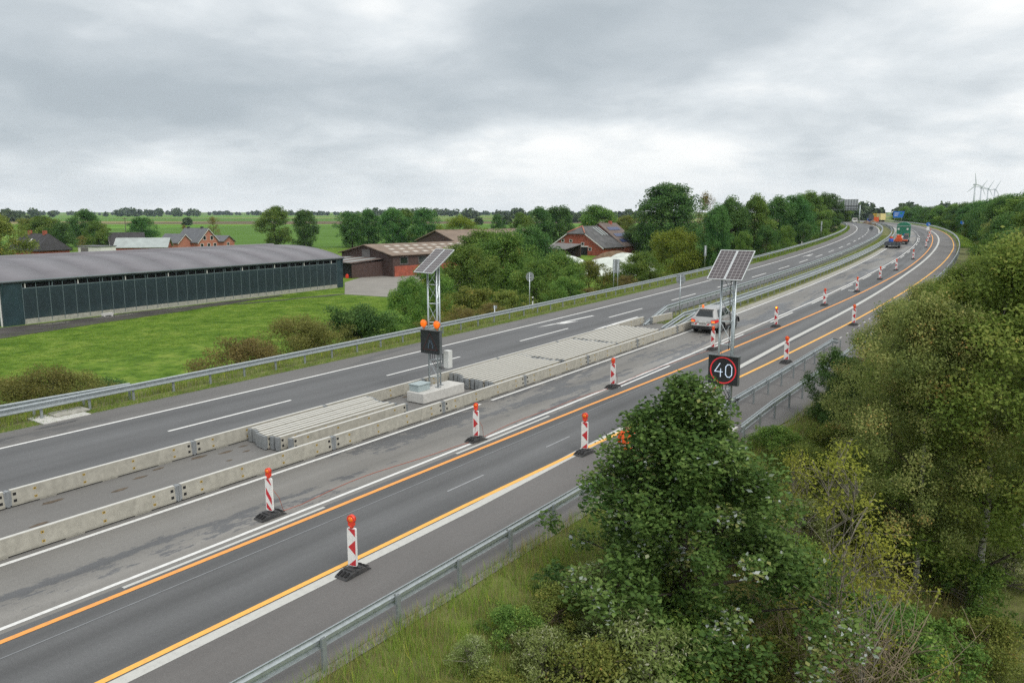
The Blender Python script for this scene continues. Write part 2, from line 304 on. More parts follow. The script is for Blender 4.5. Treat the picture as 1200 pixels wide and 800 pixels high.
# solar cells: dark squares between thin light lines (flat print under glass)
m, t_, p_ = newmat('solar_cells'); nn, ll = t_.nodes.new, t_.links.new
tcn = nn('ShaderNodeTexCoord'); bk = nn('ShaderNodeTexBrick'); bk.offset = 0; bk.inputs['Scale'].default_value = 1
bk.inputs['Color1'].default_value = (.055, .045, .05, 1); bk.inputs['Color2'].default_value = (.075, .06, .065, 1); bk.inputs['Mortar'].default_value = (.30, .29, .29, 1)
bk.inputs['Brick Width'].default_value = .145; bk.inputs['Row Height'].default_value = .158; bk.inputs['Mortar Size'].default_value = .008
ll(tcn.outputs['Object'], bk.inputs['Vector']); ll(bk.outputs[0], p_.inputs['Base Color']); p_.inputs['Roughness'].default_value = .22; p_.inputs['Specular IOR Level'].default_value = .6

# ------------------------------------------------------------------ mesh helpers
class MB:
    def __init__(self): self.v, self.f, self.m, self.sm = [], [], [], []
    def add(self, vs, fs, mi=0, sm=False):
        o = len(self.v); self.v += [tuple(a) for a in vs]; self.f += [tuple(i + o for i in f) for f in fs]; self.m += [mi] * len(fs); self.sm += [sm] * len(fs); return self
    def box(self, x0, x1, y0, y1, z0, z1, mi=0, taper=0.):
        a = taper
        v = [(x0, y0, z0), (x1, y0, z0), (x1, y1, z0), (x0, y1, z0), (x0 + a, y0, z1), (x1 - a, y0, z1), (x1 - a, y1, z1), (x0 + a, y1, z1)]
        return self.add(v, [(3, 2, 1, 0), (4, 5, 6, 7), (0, 1, 5, 4), (1, 2, 6, 5), (2, 3, 7, 6), (3, 0, 4, 7)], mi)
    def tube(self, pts, r, n=6, mi=0, caps=True):
        pts = [Vector(p) for p in pts]; rs = r if isinstance(r, (list, tuple)) else [r] * len(pts)
        vs, fs = [], []
        for i, p in enumerate(pts):
            d = (pts[min(i + 1, len(pts) - 1)] - pts[max(i - 1, 0)]).normalized()
            a = d.orthogonal() if abs(d.z) < .95 else d.cross(Vector((0, 1, 0)))
            if abs(d.z) < .95: a = d.cross(Vector((0, 0, 1)))
            a.normalize(); b = d.cross(a)
            for k in range(n):
                q = 2 * math.pi * (k + .5) / n; vs.append(p + (a * math.cos(q) + b * math.sin(q)) * rs[i])
        for i in range(len(pts) - 1):
            for k in range(n): fs.append((i * n + k, i * n + (k + 1) % n, (i + 1) * n + (k + 1) % n, (i + 1) * n + k))
        self.add(vs, fs, mi, n > 5)
        if caps: 
            o = len(self.v) - len(vs); e = len(self.v) - n
            self.f += [tuple(o + k for k in reversed(range(n))), tuple(e + k for k in range(n))]; self.m += [mi] * 2; self.sm += [False] * 2
        return self
    def prism(self, poly, y0, y1, mi=0, axis='y', caps=True):
        """closed outline in the plane across `axis`, extruded along it"""
        n = len(poly)
        def P(a, b, c): return {'y': (a, c, b), 'x': (c, a, b), 'z': (a, b, c)}[axis]
        vs = [P(a, b, y0) for a, b in poly] + [P(a, b, y1) for a, b in poly]
        fs = [(i, (i + 1) % n, n + (i + 1) % n, n + i) for i in range(n)]
        if caps: fs += [tuple(reversed(range(n))), tuple(range(n, 2 * n))]
        return self.add(vs, fs, mi)
    def quad(self, a, b, c, d, mi=0): return self.add([a, b, c, d], [(0, 1, 2, 3)], mi)
    def slab(self, a, b, c, d, th, mi=0):
        """a quad given thickness away from its normal"""
        P = [Vector(x) for x in (a, b, c, d)]; n = (P[1] - P[0]).cross(P[3] - P[0]).normalized() * th
        return self.add(P + [p - n for p in P], [(0, 1, 2, 3), (7, 6, 5, 4), (0, 4, 5, 1), (1, 5, 6, 2), (2, 6, 7, 3), (3, 7, 4, 0)], mi)
    def ball(self, c, rx, ry, rz, nu=12, nv=8, mi=0):
        vs, fs = [(c[0], c[1], c[2] - rz)], []
        for j in range(1, nv):
            a = -math.pi / 2 + math.pi * j / nv
            for k in range(nu):
                b = 2 * math.pi * k / nu; vs.append((c[0] + rx * math.cos(a) * math.cos(b), c[1] + ry * math.cos(a) * math.sin(b), c[2] + rz * math.sin(a)))
        vs.append((c[0], c[1], c[2] + rz)); T = len(vs) - 1
        for k in range(nu):
            fs.append((0, 1 + (k + 1) % nu, 1 + k)); fs.append((T, 1 + (nv - 2) * nu + k, 1 + (nv - 2) * nu + (k + 1) % nu))
            for j in range(nv - 2): fs.append((1 + j * nu + k, 1 + j * nu + (k + 1) % nu, 1 + (j + 1) * nu + (k + 1) % nu, 1 + (j + 1) * nu + k))
        return self.add(vs, fs, mi, True)
    def mesh(self, name, mats):
        me = bpy.data.meshes.new(name); me.from_pydata(self.v, [], self.f)
        for k in ([mats] if isinstance(mats, str) else mats): me.materials.append(MATS[k])
        me.polygons.foreach_set('material_index', self.m); me.polygons.foreach_set('use_smooth', self.sm); me.update(); return me
    def build(self, name, mats, parent=None, loc=(0, 0, 0), rot=(0, 0, 0), bevel=0.):
        return place(name, self.mesh(name, mats), parent, loc, rot, bevel)
def place(name, me, parent=None, loc=(0, 0, 0), rot=(0, 0, 0), bevel=0.):
    o = bpy.data.objects.new(name, me); col.objects.link(o); o.parent = parent; o.location = loc; o.rotation_euler = rot
    if bevel:
        b = o.modifiers.new('bevel', 'BEVEL'); b.width = bevel; b.segments = 2; b.limit_method = 'ANGLE'
    return o
def empty(name, loc=(0, 0, 0), rot=(0, 0, 0)):
    o = bpy.data.objects.new(name, None); col.objects.link(o); o.location = loc; o.rotation_euler = rot; o.empty_display_size = .2; return o
def tag(o, label=None, cat=None, group=None, kind=None):
    if label: o['label'] = label
    if cat: o['category'] = cat
    if group: o['group'] = group
    if kind: o['kind'] = kind
    return o
KIDS = {}
def copy_tree(o, parent=None):
    c = o.copy(); col.objects.link(c); c.parent = parent
    if o.name not in KIDS: KIDS[o.name] = list(o.children)
    for ch in KIDS[o.name]: copy_tree(ch, c)
    return c
def road_rot(s): return (math.atan(GR) if s < 130 else 0, 0, -hd(s))
ORD = ['first', 'second', 'third', 'fourth', 'fifth', 'sixth', 'seventh', 'eighth', 'ninth', 'tenth', 'eleventh', 'twelfth', 'thirteenth', 'fourteenth', 'fifteenth', 'sixteenth', 'seventeenth', 'eighteenth', 'nineteenth']
ORD += ['twentieth'] + ['twenty-' + a for a in ORD[:9]] + ['thirtieth'] + ['thirty-' + a for a in ORD[:9]] + ['fortieth'] + ['forty-' + a for a in ORD[:9]]

def strip(name, t0, t1, s0, s1, mat, dz=0., ds=4., parent=None, sub=1):
    """a sheet laid along the road between two offsets (numbers or functions of s); UV = (t, s)"""
    f0 = t0 if callable(t0) else (lambda s: t0); f1 = t1 if callable(t1) else (lambda s: t1)
    n = max(1, int(round((s1 - s0) / ds))); vs, uvs, fs = [], [], []
    for i in range(n + 1):
        s = s0 + (s1 - s0) * i / n
        for k in range(sub + 1):
            t = f0(s) + (f1(s) - f0(s)) * k / sub; vs.append(ST(s, t, dz)); uvs.append((t, s))
    q = sub + 1
    for i in range(n):
        for k in range(sub): fs.append((i * q + k, i * q + k + 1, (i + 1) * q + k + 1, (i + 1) * q + k))
    me = bpy.data.meshes.new(name); me.from_pydata(vs, [], fs); me.materials.append(MATS[mat])
    ul = me.uv_layers.new(name='UVMap'); buf = np.array([uvs[i] for f in fs for i in f], dtype=np.float32).ravel(); ul.data.foreach_set('uv', buf)
    return place(name, me, parent)
def lerp(pts):
    def f(s):
        if s <= pts[0][0]: return pts[0][1]
        for (a, x), (b, y) in zip(pts, pts[1:]):
            if s <= b: 
                k = (s - a) / (b - a); return x + (y - x) * k
        return pts[-1][1]
    return f

# ------------------------------------------------------------------ ground
S0, S1 = -40., 640.
b = 9000.
gm = MB(); nx = 24
gx = [-b + 2 * b * i / nx for i in range(nx + 1)]
gm.add([(x, y, FIELD) for y in [a + 3000 for a in gx] for x in gx], [(j * (nx + 1) + i, j * (nx + 1) + i + 1, (j + 1) * (nx + 1) + i + 1, (j + 1) * (nx + 1) + i) for j in range(nx) for i in range(nx)])
tag(gm.build('ground', 'field'), kind='structure')
# the embankment that carries the motorway
vs, fs = [], []
rnd = random.Random(4); ncol = None; rows = 0
s = -60.
while s <= S1:
    z = zs(s); fl = -14.8 - 2 * (z - FIELD); fr = 13 + (z - FIELD) / .45
    cols = [fl - 4] + [fl + (-14.8 - fl) * k / 6 for k in range(7)] + [-13.2, -12.4, -8, -4.3, -.5, 4, 8, 11] + [13 + (fr - 13) * k / 8 for k in range(9)] + [fr + 24, fr + 26]
    ncol = len(cols)
    for k, t in enumerate(cols):
        if k in (0, ncol - 1): zz_ = FIELD - .25
        elif k == ncol - 2: zz_ = FIELD + .02
        else:
            p = ST(s, t); zz_ = ground_z(p.x, p.y) - .03
            if t < -15 or t > 13.2: zz_ += rnd.uniform(-.09, .09)
            if k == ncol - 3: zz_ = FIELD + .015
        p = ST(s, t); vs.append((p.x, p.y, zz_))
    rows += 1; s += 2.5 if s < 120 else 8
fs = [(j * ncol + i, j * ncol + i + 1, (j + 1) * ncol + i + 1, (j + 1) * ncol + i) for j in range(rows - 1) for i in range(ncol - 1)]
me = bpy.data.meshes.new('embankment'); me.from_pydata(vs, [], fs); me.materials.append(MATS['soil_verge'])
me.polygons.foreach_set('use_smooth', [True] * len(fs)); tag(place('embankment', me), kind='structure')

# ------------------------------------------------------------------ carriageways
def st_(o): return tag(o, kind='structure')
SH = lerp([(13, 10.3), (21, 12.35), (46, 12.2), (58, 11.0), (640, 11.3)])
ledge_l = lerp([(-40, -12.5), (8, -12.5), (20, -12.35), (640, -12.3)])
st_(strip('road_edge', ledge_l, -10.25, S0, S1, 'asphalt_left_edge', sub=2))
left = st_(strip('road', -10.25, lambda s: -4.25 if s > 44 else -3.95, S0, S1, 'asphalt_left', sub=3))
st_(strip('median_crossing', -3.95, .2, S0, 44, 'asphalt_median', sub=2))
st_(strip('median_gutter', -.5, .2, 44, 300, 'concrete_old', .002, sub=1))
right = st_(strip('road', .2, 3.9, S0, S1, 'asphalt_closed', sub=2))
st_(strip('road', 3.9, 7.4, S0, S1, 'asphalt_open', sub=2))
st_(strip('road_shoulder', 7.4, SH, S0, S1, 'asphalt_shoulder', sub=2, ds=3))
# markings, each laid 4 mm above the road
def line(name, tc_, wd, s0, s1, mat, dz=.005, ds=3.):
    f = tc_ if callable(tc_) else (lambda s: tc_)
    return st_(strip(name, lambda s: f(s) - wd / 2, lambda s: f(s) + wd / 2, s0, s1, mat, dz, ds))
line('edge_line', -10.27, .16, S0, 620, 'paint_white')
k = -3
while 7.4 + 12.15 * k < 260:
    a = 7.4 + 12.15 * k; k += 1
    line('lane_dash', -7.22, .15, a, a + 6, 'paint_white')
line('edge_line', .36, .15, S0, 17.6, 'paint_white'); line('edge_line', .36, .15, 18.4, 620, 'paint_white')
line('double_line', lerp([(0, 3.68), (48, 3.5), (90, 3.6), (170, 4.3), (640, 4.4)]), .13, S0, 190, 'paint_white')
for a in range(-40, 200, 12):
    line('lane_dash', lerp([(0, 3.99), (48, 3.82), (90, 3.92), (170, 4.6), (640, 4.7)]), .12, a + 10 - 6.4, a + 10 - .4, 'paint_old_white' if a < 10 else 'paint_white')
for a in range(0, 8): line('lane_dash', 4.45, .14, 198 + a * 9, 202 + a * 9, 'paint_white')
OR1 = lerp([(-40, 4.22), (10, 4.25), (20, 4.42), (33, 4.85), (43, 5.12), (70, 5.95), (98, 6.6), (134, 6.85), (172, 7.05), (203, 7.35), (240, 7.45)])
line('orange_line', OR1, .16, S0, 226, 'paint_orange', .009)
W2 = lerp([(-40, 7.62), (8, 7.55), (20, 7.25), (40, 7.0), (60, 7.2), (94, 7.3), (150, 7.9), (184, 8.3), (240, 8.7), (400, 9)])
line('edge_line', W2, .30, S0, 420, 'paint_old_white')
YE2 = lerp([(-40, 7.36), (8, 7.28), (14, 7.38), (21, 7.62), (33, 8.1), (51, 8.72), (74, 9.3), (110, 10.0), (150, 10.6), (240, 11.)])
line('orange_line', YE2, .16, S0, 300, 'paint_yellow', .009)
line('asphalt_seam', 4.9, .035, S0, 30, 'bitumen'); 
for a in range(0, 14): line('gauge_mark', 9.5, .09, 28 + a * 1.9, 28.5 + a * 1.9, 'paint_old_white')
for (a, b_, tt) in ((8.6, 10.4, 6.1), (14, 15.6, 6.15), (30.5, 31.4, 6.2)): line('faint_dash', tt, .07, a, b_, 'paint_faint')
def arrow(s0, t0, slant, side):
    """narrow lane-change arrow painted along the lane; the head points back towards lower s"""
    A = [(0, -.05), (2.0, -.1), (2.6, side * -.55), (4.3, side * -.62), (2.9, .02 * side - .1), (7.3, -.1), (7.3, .12), (2.4, .14), (1.2, .10)]
    P = [(s0 + a, t0 + slant * a + b_) for a, b_ in A]
    me = bpy.data.meshes.new('lane_arrow'); tris = [(0, 1, 8), (1, 7, 8), (1, 2, 4), (2, 3, 4), (1, 4, 7), (4, 5, 6), (4, 6, 7)]
    me.from_pydata([ST(a, b_, .006) for a, b_ in P], [], tris); me.materials.append(MATS['paint_white'])
    ul = me.uv_layers.new(name='UVMap'); ul.data.foreach_set('uv', np.array([(P[i][1], P[i][0]) for f in tris for i in f], dtype=np.float32).ravel())
    st_(place('lane_arrow', me))
arrow(36.8, -9.25, .075, -1); arrow(37.9, -5.4, -.01, -1); arrow(116, -9.1, .05, -1); arrow(122, -5.3, 0, -1)
# bitumen spots and rust marks in the median crossing (real stains with their own shapes)
def blot(name, s, t, rs, rt, mat, seed, dz=.005):
    r_ = random.Random(seed); n = 18; P = [(s, t)]
    ks = [r_.uniform(.55, 1.15) for _ in range(n)]
    for i in range(n):
        a = 2 * math.pi * i / n; kk = (ks[i] + ks[i - 1]) / 2; P.append((s + rs * kk * math.cos(a), t + rt * kk * math.sin(a)))
    me = bpy.data.meshes.new(name); me.from_pydata([ST(a, b_, dz) for a, b_ in P], [], [(0, 1 + (i + 1) % n, 1 + i) for i in range(n)])
    me.flip_normals(); me.materials.append(MATS[mat]); ul = me.uv_layers.new(name='UVMap')
    return st_(place(name, me))
plain('stain_rust', (.11, .085, .06), .9, var=.4, scale=8); plain('stain_dark', (.075, .075, .076), .6, var=.25, scale=5)
for i, (s, t, a, b_) in enumerate(((1.2, -3.1, .4, .12), (2.9, -2.4, .28, .11), (3.9, -3.0, .3, .1), (6.2, -3.3, .35, .12), (7.1, -3.0, .3, .1), (7.6, -2.5, .16, .08), (6.6, -2.1, .14, .07), (4.7, -3.3, .25, .08), (7.9, -3.1, .2, .08), (16.8, -3.3, .3, .12), (.2, -1.6, .3, .1))):
    blot('stain', s, t, a, b_, 'stain_rust', 50 + i)
for i, (s, t, a, b_) in enumerate(((2.2, -11.4, 1.6, .22), (5.4, -11.9, 1.1, .16), (-2.4, -11.2, 1.2, .2))): blot('stain', s, t, a, b_, 'stain_dark', 90 + i)
# drain slabs at the left edge
o = MB().box(-.75, .75, -.95, .95, 0, .05).build('drain_surround', 'concrete_new', None, ST(6.0, -13.1, -.02), road_rot(6)); tag(o, 'pale broken concrete apron around the drain cover at left guardrail', 'drain')
o = MB().box(-.42, .42, -.7, .7, 0, .07).build('drain_cover', 'concrete_old', None, ST(6.5, -13.35, .035), road_rot(6), .01); tag(o, 'grey drain cover slab lying on the pale apron', 'drain cover')

# ------------------------------------------------------------------ guardrails
WB = [(.015, .44), (.075, .465), (.078, .505), (.012, .56), (.012, .63), (.078, .685), (.075, .725), (.015, .75)]
def beam_profile(side, top, w_=1.):
    P = [(side * a * w_, z + top - .75) for a, z in WB]
    return P + [(side * (a * w_ - .012), z + top - .75) for a, z in reversed(WB)]
def sweep(name, prof, path, mat, parent):
    """outline (offset across, height) carried along (s, t, dz) stations"""
    n = len(prof); vs, fs = [], []
    for (s, t, dz) in path:
        for a, z in prof: vs.append(ST(s, t + a, z + dz))
    for i in range(len(path) - 1):
        for k in range(n): fs.append((i * n + k, i * n + (k + 1) % n, (i + 1) * n + (k + 1) % n, (i + 1) * n + k))
    fs += [tuple(reversed(range(n))), tuple((len(path) - 1) * n + k for k in range(n))]
    me = bpy.data.meshes.new(name); me.from_pydata(vs, [], fs); me.materials.append(MATS[mat])
    me.polygons.foreach_set('use_smooth', [False] * len(fs)); return place(name, me, parent)
def post_mesh(h, mat='galv_post'):
    P = [(-.05, -.03), (.05, -.03), (.05, -.012), (-.035, -.012), (-.035, .012), (.05, .012), (.05, .03), (-.05, .03)]
    return MB().prism([(b_, a) for a, b_ in P], -.4, h, axis='z').mesh('post', mat)
POST = post_mesh(.70); POST_TALL = post_mesh(.84); BOLT = None
def guardrail(label, tfun, s0, s1, sides, top=.75, step=2., pstep=2., end0=None, end1=None, post=POST, poff=0., maxposts=290, group=None, mat='galv', bolts=False):
    f = tfun if callable(tfun) else (lambda s: tfun)
    g = empty('guardrail', ST(s0, f(s0))); g.location = (0, 0, 0); tag(g, label, 'guardrail', group)
    path = []; s = s0
    while s <= s1 + .01: path.append(s); s += step
    def drop(s):
        d = 0
        if end0 and s < s0 + end0: d = -(top - .12) * (1 - (s - s0) / end0)
        if end1 and s > s1 - end1: d = -(top - .12) * (1 - (s1 - s) / end1)
        return d
    if end0: path = sorted(set(path + [s0 + end0]))
    if end1: path = sorted(set(path + [s1 - end1]))
    for sd in sides:
        # beam lengths of 4 m lap over each other at the posts
        sweep('rail', beam_profile(sd, top), [(s, f(s) + sd * .035, drop(s)) for s in path], mat, g)
        lap = MB()
    if bolts:
        q = MB()
        for i, s in enumerate(path[::2]):
            if s > 40: break
            for dz in (.54, .6, .66):
                p = ST(s, f(s) + sides[0] * .05, dz + top - .75)
                q.box(p.x - .014, p.x + .014, p.y - .014, p.y + .014, p.z - .014, p.z + .014)
        tag(q.build('splice_bolts', 'galv_dull', g), kind='stuff')
    s = s0 + (end0 or 0) * .55; n = 0
    while s < s1 and n < maxposts:
        o = place('post', post, g, ST(s, f(s) + poff, drop(s) * .9), road_rot(s)); n += 1; s += pstep
    return g
guardrail('long galvanised guardrail along the grass verge of the left carriageway', -13.3, -18.6, 372, (1,), maxposts=200, poff=-.03)
guardrail('short second guardrail length tucked behind the left one at frame edge', lerp([(-20, -14.15), (4, -14.15), (10.5, -13.55)]), -18.6, 10.6, (1,))
guardrail('tall double-sided median guardrail with closely set posts and sloping end', lerp([(42, -3.3), (50, -3.6), (640, -3.6)]), 41.6, 330, (1, -1), top=.95, end0=4.2, pstep=1.33, post=POST_TALL, maxposts=220)
guardrail('middle of the three median guardrails with its sloping end by the stacks', lerp([(40, -1.7), (46, -1.45), (640, -1.35)]), 40.8, 330, (1,), end0=3.6, maxposts=150)
guardrail('low outer median guardrail next to the closed lane gutter', lerp([(40, -1.25), (46, -.85), (640, -.68)]), 41.2, 330, (1,), top=.70, end0=3.8, maxposts=150)
guardrail('foreground guardrail seen from behind along the right grass slope', lerp([(0, 10.38), (10, 10.25), (40, 10.15), (42, 9.95)]), -9.9, 41.6, (-1,), end1=3., poff=.05, bolts=True)
guardrail('outer right guardrail starting behind the oak and running beside the trees', lerp([(17, 11.9), (22, 11.7), (45, 11.6), (60, 11.2), (200, 11.7), (640, 11.7)]), 18.2, 420, (-1,), poff=.05, maxposts=205)

# ------------------------------------------------------------------ temporary concrete barriers
EL = 6.03
def barrier_proto(joint_mat='steel_dark'):
    g = empty('barrier_element')
    H = EL / 2 - .1
    b_ = MB(); b_.prism([(-.095, .035), (.095, .035), (.10, .10), (.062, .52), (-.062, .52), (-.10, .10)], -H, H)
    for y in (-1.9, 0, 1.9): b_.box(-.085, .085, y - .25, y + .25, 0, .04)
    b_.build('concrete_body', 'concrete', g, bevel=.008)
    MB().box(-.055, .055, -H, H, .519, .528).build('top_strip', 'slab_edge', g)
    k = MB()
    for y in (-2.25, -.8, .8, 2.25):
        for z in (.16, .40):
            for sd in (-1, 1):
                x = sd * (.097 - (z - .1) * .09)
                k.box(min(x, x + sd * .006), max(x, x + sd * .006), y - .042, y + .042, z - .035, z + .035)
                k.box(min(x, x + sd * .008), max(x, x + sd * .008), y - .016, y + .020, z - .012, z + .016, 1)
    tag(k.build('anchor_pockets', ['pocket', 'hole_shade'], g), kind='stuff')
    for e_ in (-1, 1):
        y = e_ * (EL / 2 - .05)
        j = MB(); j.box(-.10, .10, min(y, y + e_ * .045), max(y, y + e_ * .045), .03, .515); j.box(-.09, .09, min(y - e_ * .06, y), max(y - e_ * .06, y), .06, .5)
        j.build('joint_plate', 'galv_dull', g)
        q = MB()
        for z in (.18, .38):
            for sd in (-1, 1):
                x = sd * (.097 - (z - .1) * .09); y2 = y - e_ * .15
                q.box(min(x - sd * .02, x + sd * .006), max(x - sd * .02, x + sd * .006), y2 - .045, y2 + .045, z - .05, z + .05)
        tag(q.build('bolt_recesses', 'hole_shade', g), kind='stuff')  # solid boxes; the shade of the recesses is painted as near-black
    return g
proto = barrier_proto(); first = [True]
def barrier(sm, t, label, group, drz=0.):
    o = proto if first[0] else copy_tree(proto); first[0] = False
    o.location = ST(sm, t); o.rotation_euler = road_rot(sm); o.rotation_euler[2] += drz
    tag(o, label, 'barrier', group); return o
barrier(.2 + EL * .5, -3.68, 'far-row barrier element just left of the first stack, left of the joint', 'barrier rows')
for k in range(-2, 7):
    if k == 0: continue
    lab = {-2: 'far-row barrier element cut off at the left frame edge', -1: 'far-row barrier element ending at the left frame edge', 1: 'far-row barrier element directly behind the small stack of elements', 2: 'far-row barrier element between small stack and solar warning sign',
           3: 'far-row barrier element starting right behind the solar warning sign', 4: 'far-row barrier element behind the nearest tier of the big stack', 5: 'far-row barrier element behind the middle tier of the big stack', 6: 'far-row barrier element behind the farthest tier of the big stack'}[k]
    barrier(.2 + EL * (k + .5), -3.68, lab, 'barrier rows')
o = barrier(.2 + EL * 7 + 1.5, -2.95, 'last far-row barrier element beside the sloping guardrail ends', 'barrier rows', R(-6)); o.scale[1] = .5
for k in range(-2, 7):
    lab = {-2: 'near-row barrier element at the left frame edge by closed lane', -1: 'near-row barrier element left of the first beacon with diagonal stripes', 0: 'near-row barrier element in front of the small stack left half', 1: 'near-row barrier element in front of the small stack right end',
           2: 'near-row barrier element in front of the solar warning sign base', 3: 'near-row barrier element before the nearest tier of the big stack', 4: 'near-row barrier element before the middle tier of the big stack', 5: 'near-row barrier element before the farthest tier of the big stack', 6: 'near-row barrier element beside the silver car'}[k]
    barrier(3.4 + EL * (k + .5), -.02, lab, 'barrier rows')
rs_ = random.Random(7)
ts1 = [-3.30, -3.07, -2.84, -2.55, -2.32, -2.06, -1.83, -1.52, -1.06]
for i, t in enumerate(ts1):
    barrier(11.4 + (0.0 if i < 6 else .12 * (i - 5)) + rs_.uniform(-.12, .12) + (-.05 * i), t, '%s barrier element of the small stack, counted from the far row' % ORD[i].capitalize(), 'small stack of barrier elements', R(rs_.uniform(-.25, .25)))
for q, nm in enumerate(('nearest', 'middle', 'farthest')):
    for i in range(11):
        t = -3.32 + .283 * i
        barrier(22.5 + 6.18 * q + rs_.uniform(-.1, .1) + (.5 - .05 * i if q == 0 and i < 4 else 0), t, '%s element of the %s tier of the big stack, from the far row' % (ORD[i].capitalize(), nm), 'big stack of barrier elements', R(rs_.uniform(-.15, .15)))

# ------------------------------------------------------------------ beacons
def base_mesh():
    b_ = MB(); L_, W_ = .42, .2
    b_.prism([(-L_, 0), (L_, 0), (L_ - .03, .035), (.2, .115), (-.2, .115), (-L_ + .03, .035)], -W_, W_)
    for sd in (-1, 1):
        for k in (-1, 0, 1):
            b_.slab((sd * .24, k * .12 - .03, .118), (sd * .38, k * .12 - .03, .062), (sd * .38, k * .12 + .03, .062), (sd * .24, k * .12 + .03, .118), .02 * (-sd), 1)
        b_.box(sd * .11 - .05, sd * .11 + .05, -.16, .16, .114, .15)
    b_.box(-.06, .06, -.06, .06, .114, .165)
    return b_.mesh('foot_plate', ['rubber', 'hole_shade'])
BASE = base_mesh()
def panel_mesh():
    b_ = MB(); P = []
    for cx_, cz_, a0 in ((.085, 1.105, 0), (-.085, 1.105, 90), (-.085, .225, 180), (.085, .225, 270)):
        for k in range(4):
            a = R(a0 + k * 30); P.append((cx_ + .04 * math.cos(a), cz_ + .04 * math.sin(a)))
    b_.prism(P, -.022, .022); return b_.mesh('panel', 'white_sheet')
PANEL = panel_mesh()
def print_mesh(kind, mir):
    """red film on both faces"""
    if kind == 'diag': polys = [[(-.1, 1.10), (-.1, 1.12), (.02, 1.12), (.1, .98), (.1, .93)][1:], [(-.1, .86), (.1, .56), (.1, .36), (-.1, .66)], [(-.1, .43), (.1, .20), (-.02, .20), (-.1, .26)]]
    else: polys = [[(-.1, 1.12), (.04, 1.12), (.1, 1.03), (.1, .93), (-.1, 1.12)][:4] if kind == 'rightarrow' else [(-.1, 1.12), (.1, 1.12), (-.1, .93)], [(-.1, .85), (.1, .66), (-.1, .47)], [(-.1, .38), (-.1, .2), (.1, .2)] if kind != 'rightarrow' else [(.1, .40), (.1, .2), (-.1, .2)]]
    if kind == 'rightarrow': polys[0] = [(-.1, 1.12), (.1, 1.12), (.1, .94)]
    b_ = MB()
    for pl in polys:
        pl = [(mir * a, z) for a, z in pl]
        for sd in (-1, 1): b_.prism(pl if mir * sd > 0 else list(reversed(pl)), sd * .0225, sd * .0245)
    return b_.mesh('red_marking', 'red_sheet')
PR = {'diag': print_mesh('diag', 1), 'right': print_mesh('rightarrow', 1), 'left': print_mesh('leftarrow', -1)}
def lamp_meshes(big):
    r = .10 if big else .082
    h = MB(); h.tube([(0, 0, 1.14), (0, 0, 1.21)], [.05, .06], 8); h.box(-.07, .07, -.05, .05, 1.2, 1.29)
    h.tube([(0, -.045, 1.29 + r * .7), (0, .045, 1.29 + r * .7)], r * 1.08, 14)
    l_ = MB(); l_.ball((0, 0, 1.29 + r * .7), r * .86, .085, r * .86, 12, 8)
    return h.mesh('lamp_body', 'lamp_red'), l_.mesh('lens', 'lens_orange')
LM = {True: lamp_meshes(True), False: lamp_meshes(False)}
def beacon(u, v, kind, label, big=False, lit=False, drz=0., st=None):
    if st: p = ST(*st); s = st[0]
    else:
        s, t = st_pix(u, v); p = ST(s, t)
    o = empty('beacon', p, (0, 0, -hd(s) + drz)); tag(o, label, 'beacon', 'warning beacons along the work site')
    f = place('foot_plate', BASE, o, (0, 0, .004), (0, 0, R(78)))
    place('panel', PANEL, o); place('red_marking', PR[kind], o); bd, ln = LM[big]
    q = place('lamp_body', bd, o, (0, 0, 0), (0, 0, R(random.Random(int(u)).uniform(-25, 25))))
    l2 = place('lens', ln, q)
    if lit: m2 = ln.copy(); m2.materials.clear(); m2.materials.append(MATS['lens_lit']); l2.data = m2
    return o
def st_pix(u, v):
    """pixel on the road surface -> (s, t)"""
    z = 0.
    for _ in range(300):
        p = flat(u, v, z); zn = zs(inv(p.x, p.y)[0])
        if abs(zn - z) < 1e-4: break
        z += .25 * (zn - z)
    return inv(p.x, p.y)
beacon(317, 605, 'diag', 'beacon with plain diagonal red stripes, nearest on the closed lane', drz=R(10))
beacon(414, 671, 'left', 'beacon with left-pointing red triangle, nearest to the foreground guardrail', True, drz=R(14))
beacon(558, 516, 'right', 'beacon with right-pointing triangle in front of the solar warning sign', drz=R(4))
beacon(685, 531, 'left', 'beacon with left-pointing triangle beside the leafy oak', True, drz=R(8))
beacon(718, 454, 'right', 'beacon in front of the big stack of barrier elements', drz=R(4))
beacon(835, 410, 'right', 'beacon just behind the silver car, partly behind mast', drz=R(4))
beacon(836, 474, 'left', 'beacon hidden behind the oak top and the 40 sign', True, drz=R(4))
beacon(921, 425, 'left', 'beacon beside the orange line just right of the 40 sign', True, drz=R(4))
beacon(909, 383, 'right', 'beacon with brightly lit yellow lamp on the closed lane', lit=True)
beacon(1000, 381, 'left', 'beacon on the right orange line next to the birches', True)
FARB = [(966, 358), (1004, 342), (1031, 327.5), (1050, 317), (1070, 304), (1085, 290), (1087, 284), (1089, 279.5), (1090, 275.5)]
for i, (u, v) in enumerate(FARB):
    beacon(u, v, 'right', '%s beacon beyond the lit yellow lamp along the curving orange line' % ORD[i].capitalize())
# white board lying at the foot of the fourth far beacon
s, t = st_pix(1000, 341); tag(MB().box(-.45, .45, -.12, .12, 0, .05).build('fallen_board', 'white_sheet', None, ST(s, t, .01), road_rot(s)), 'small white board lying beside a far beacon foot', 'board')
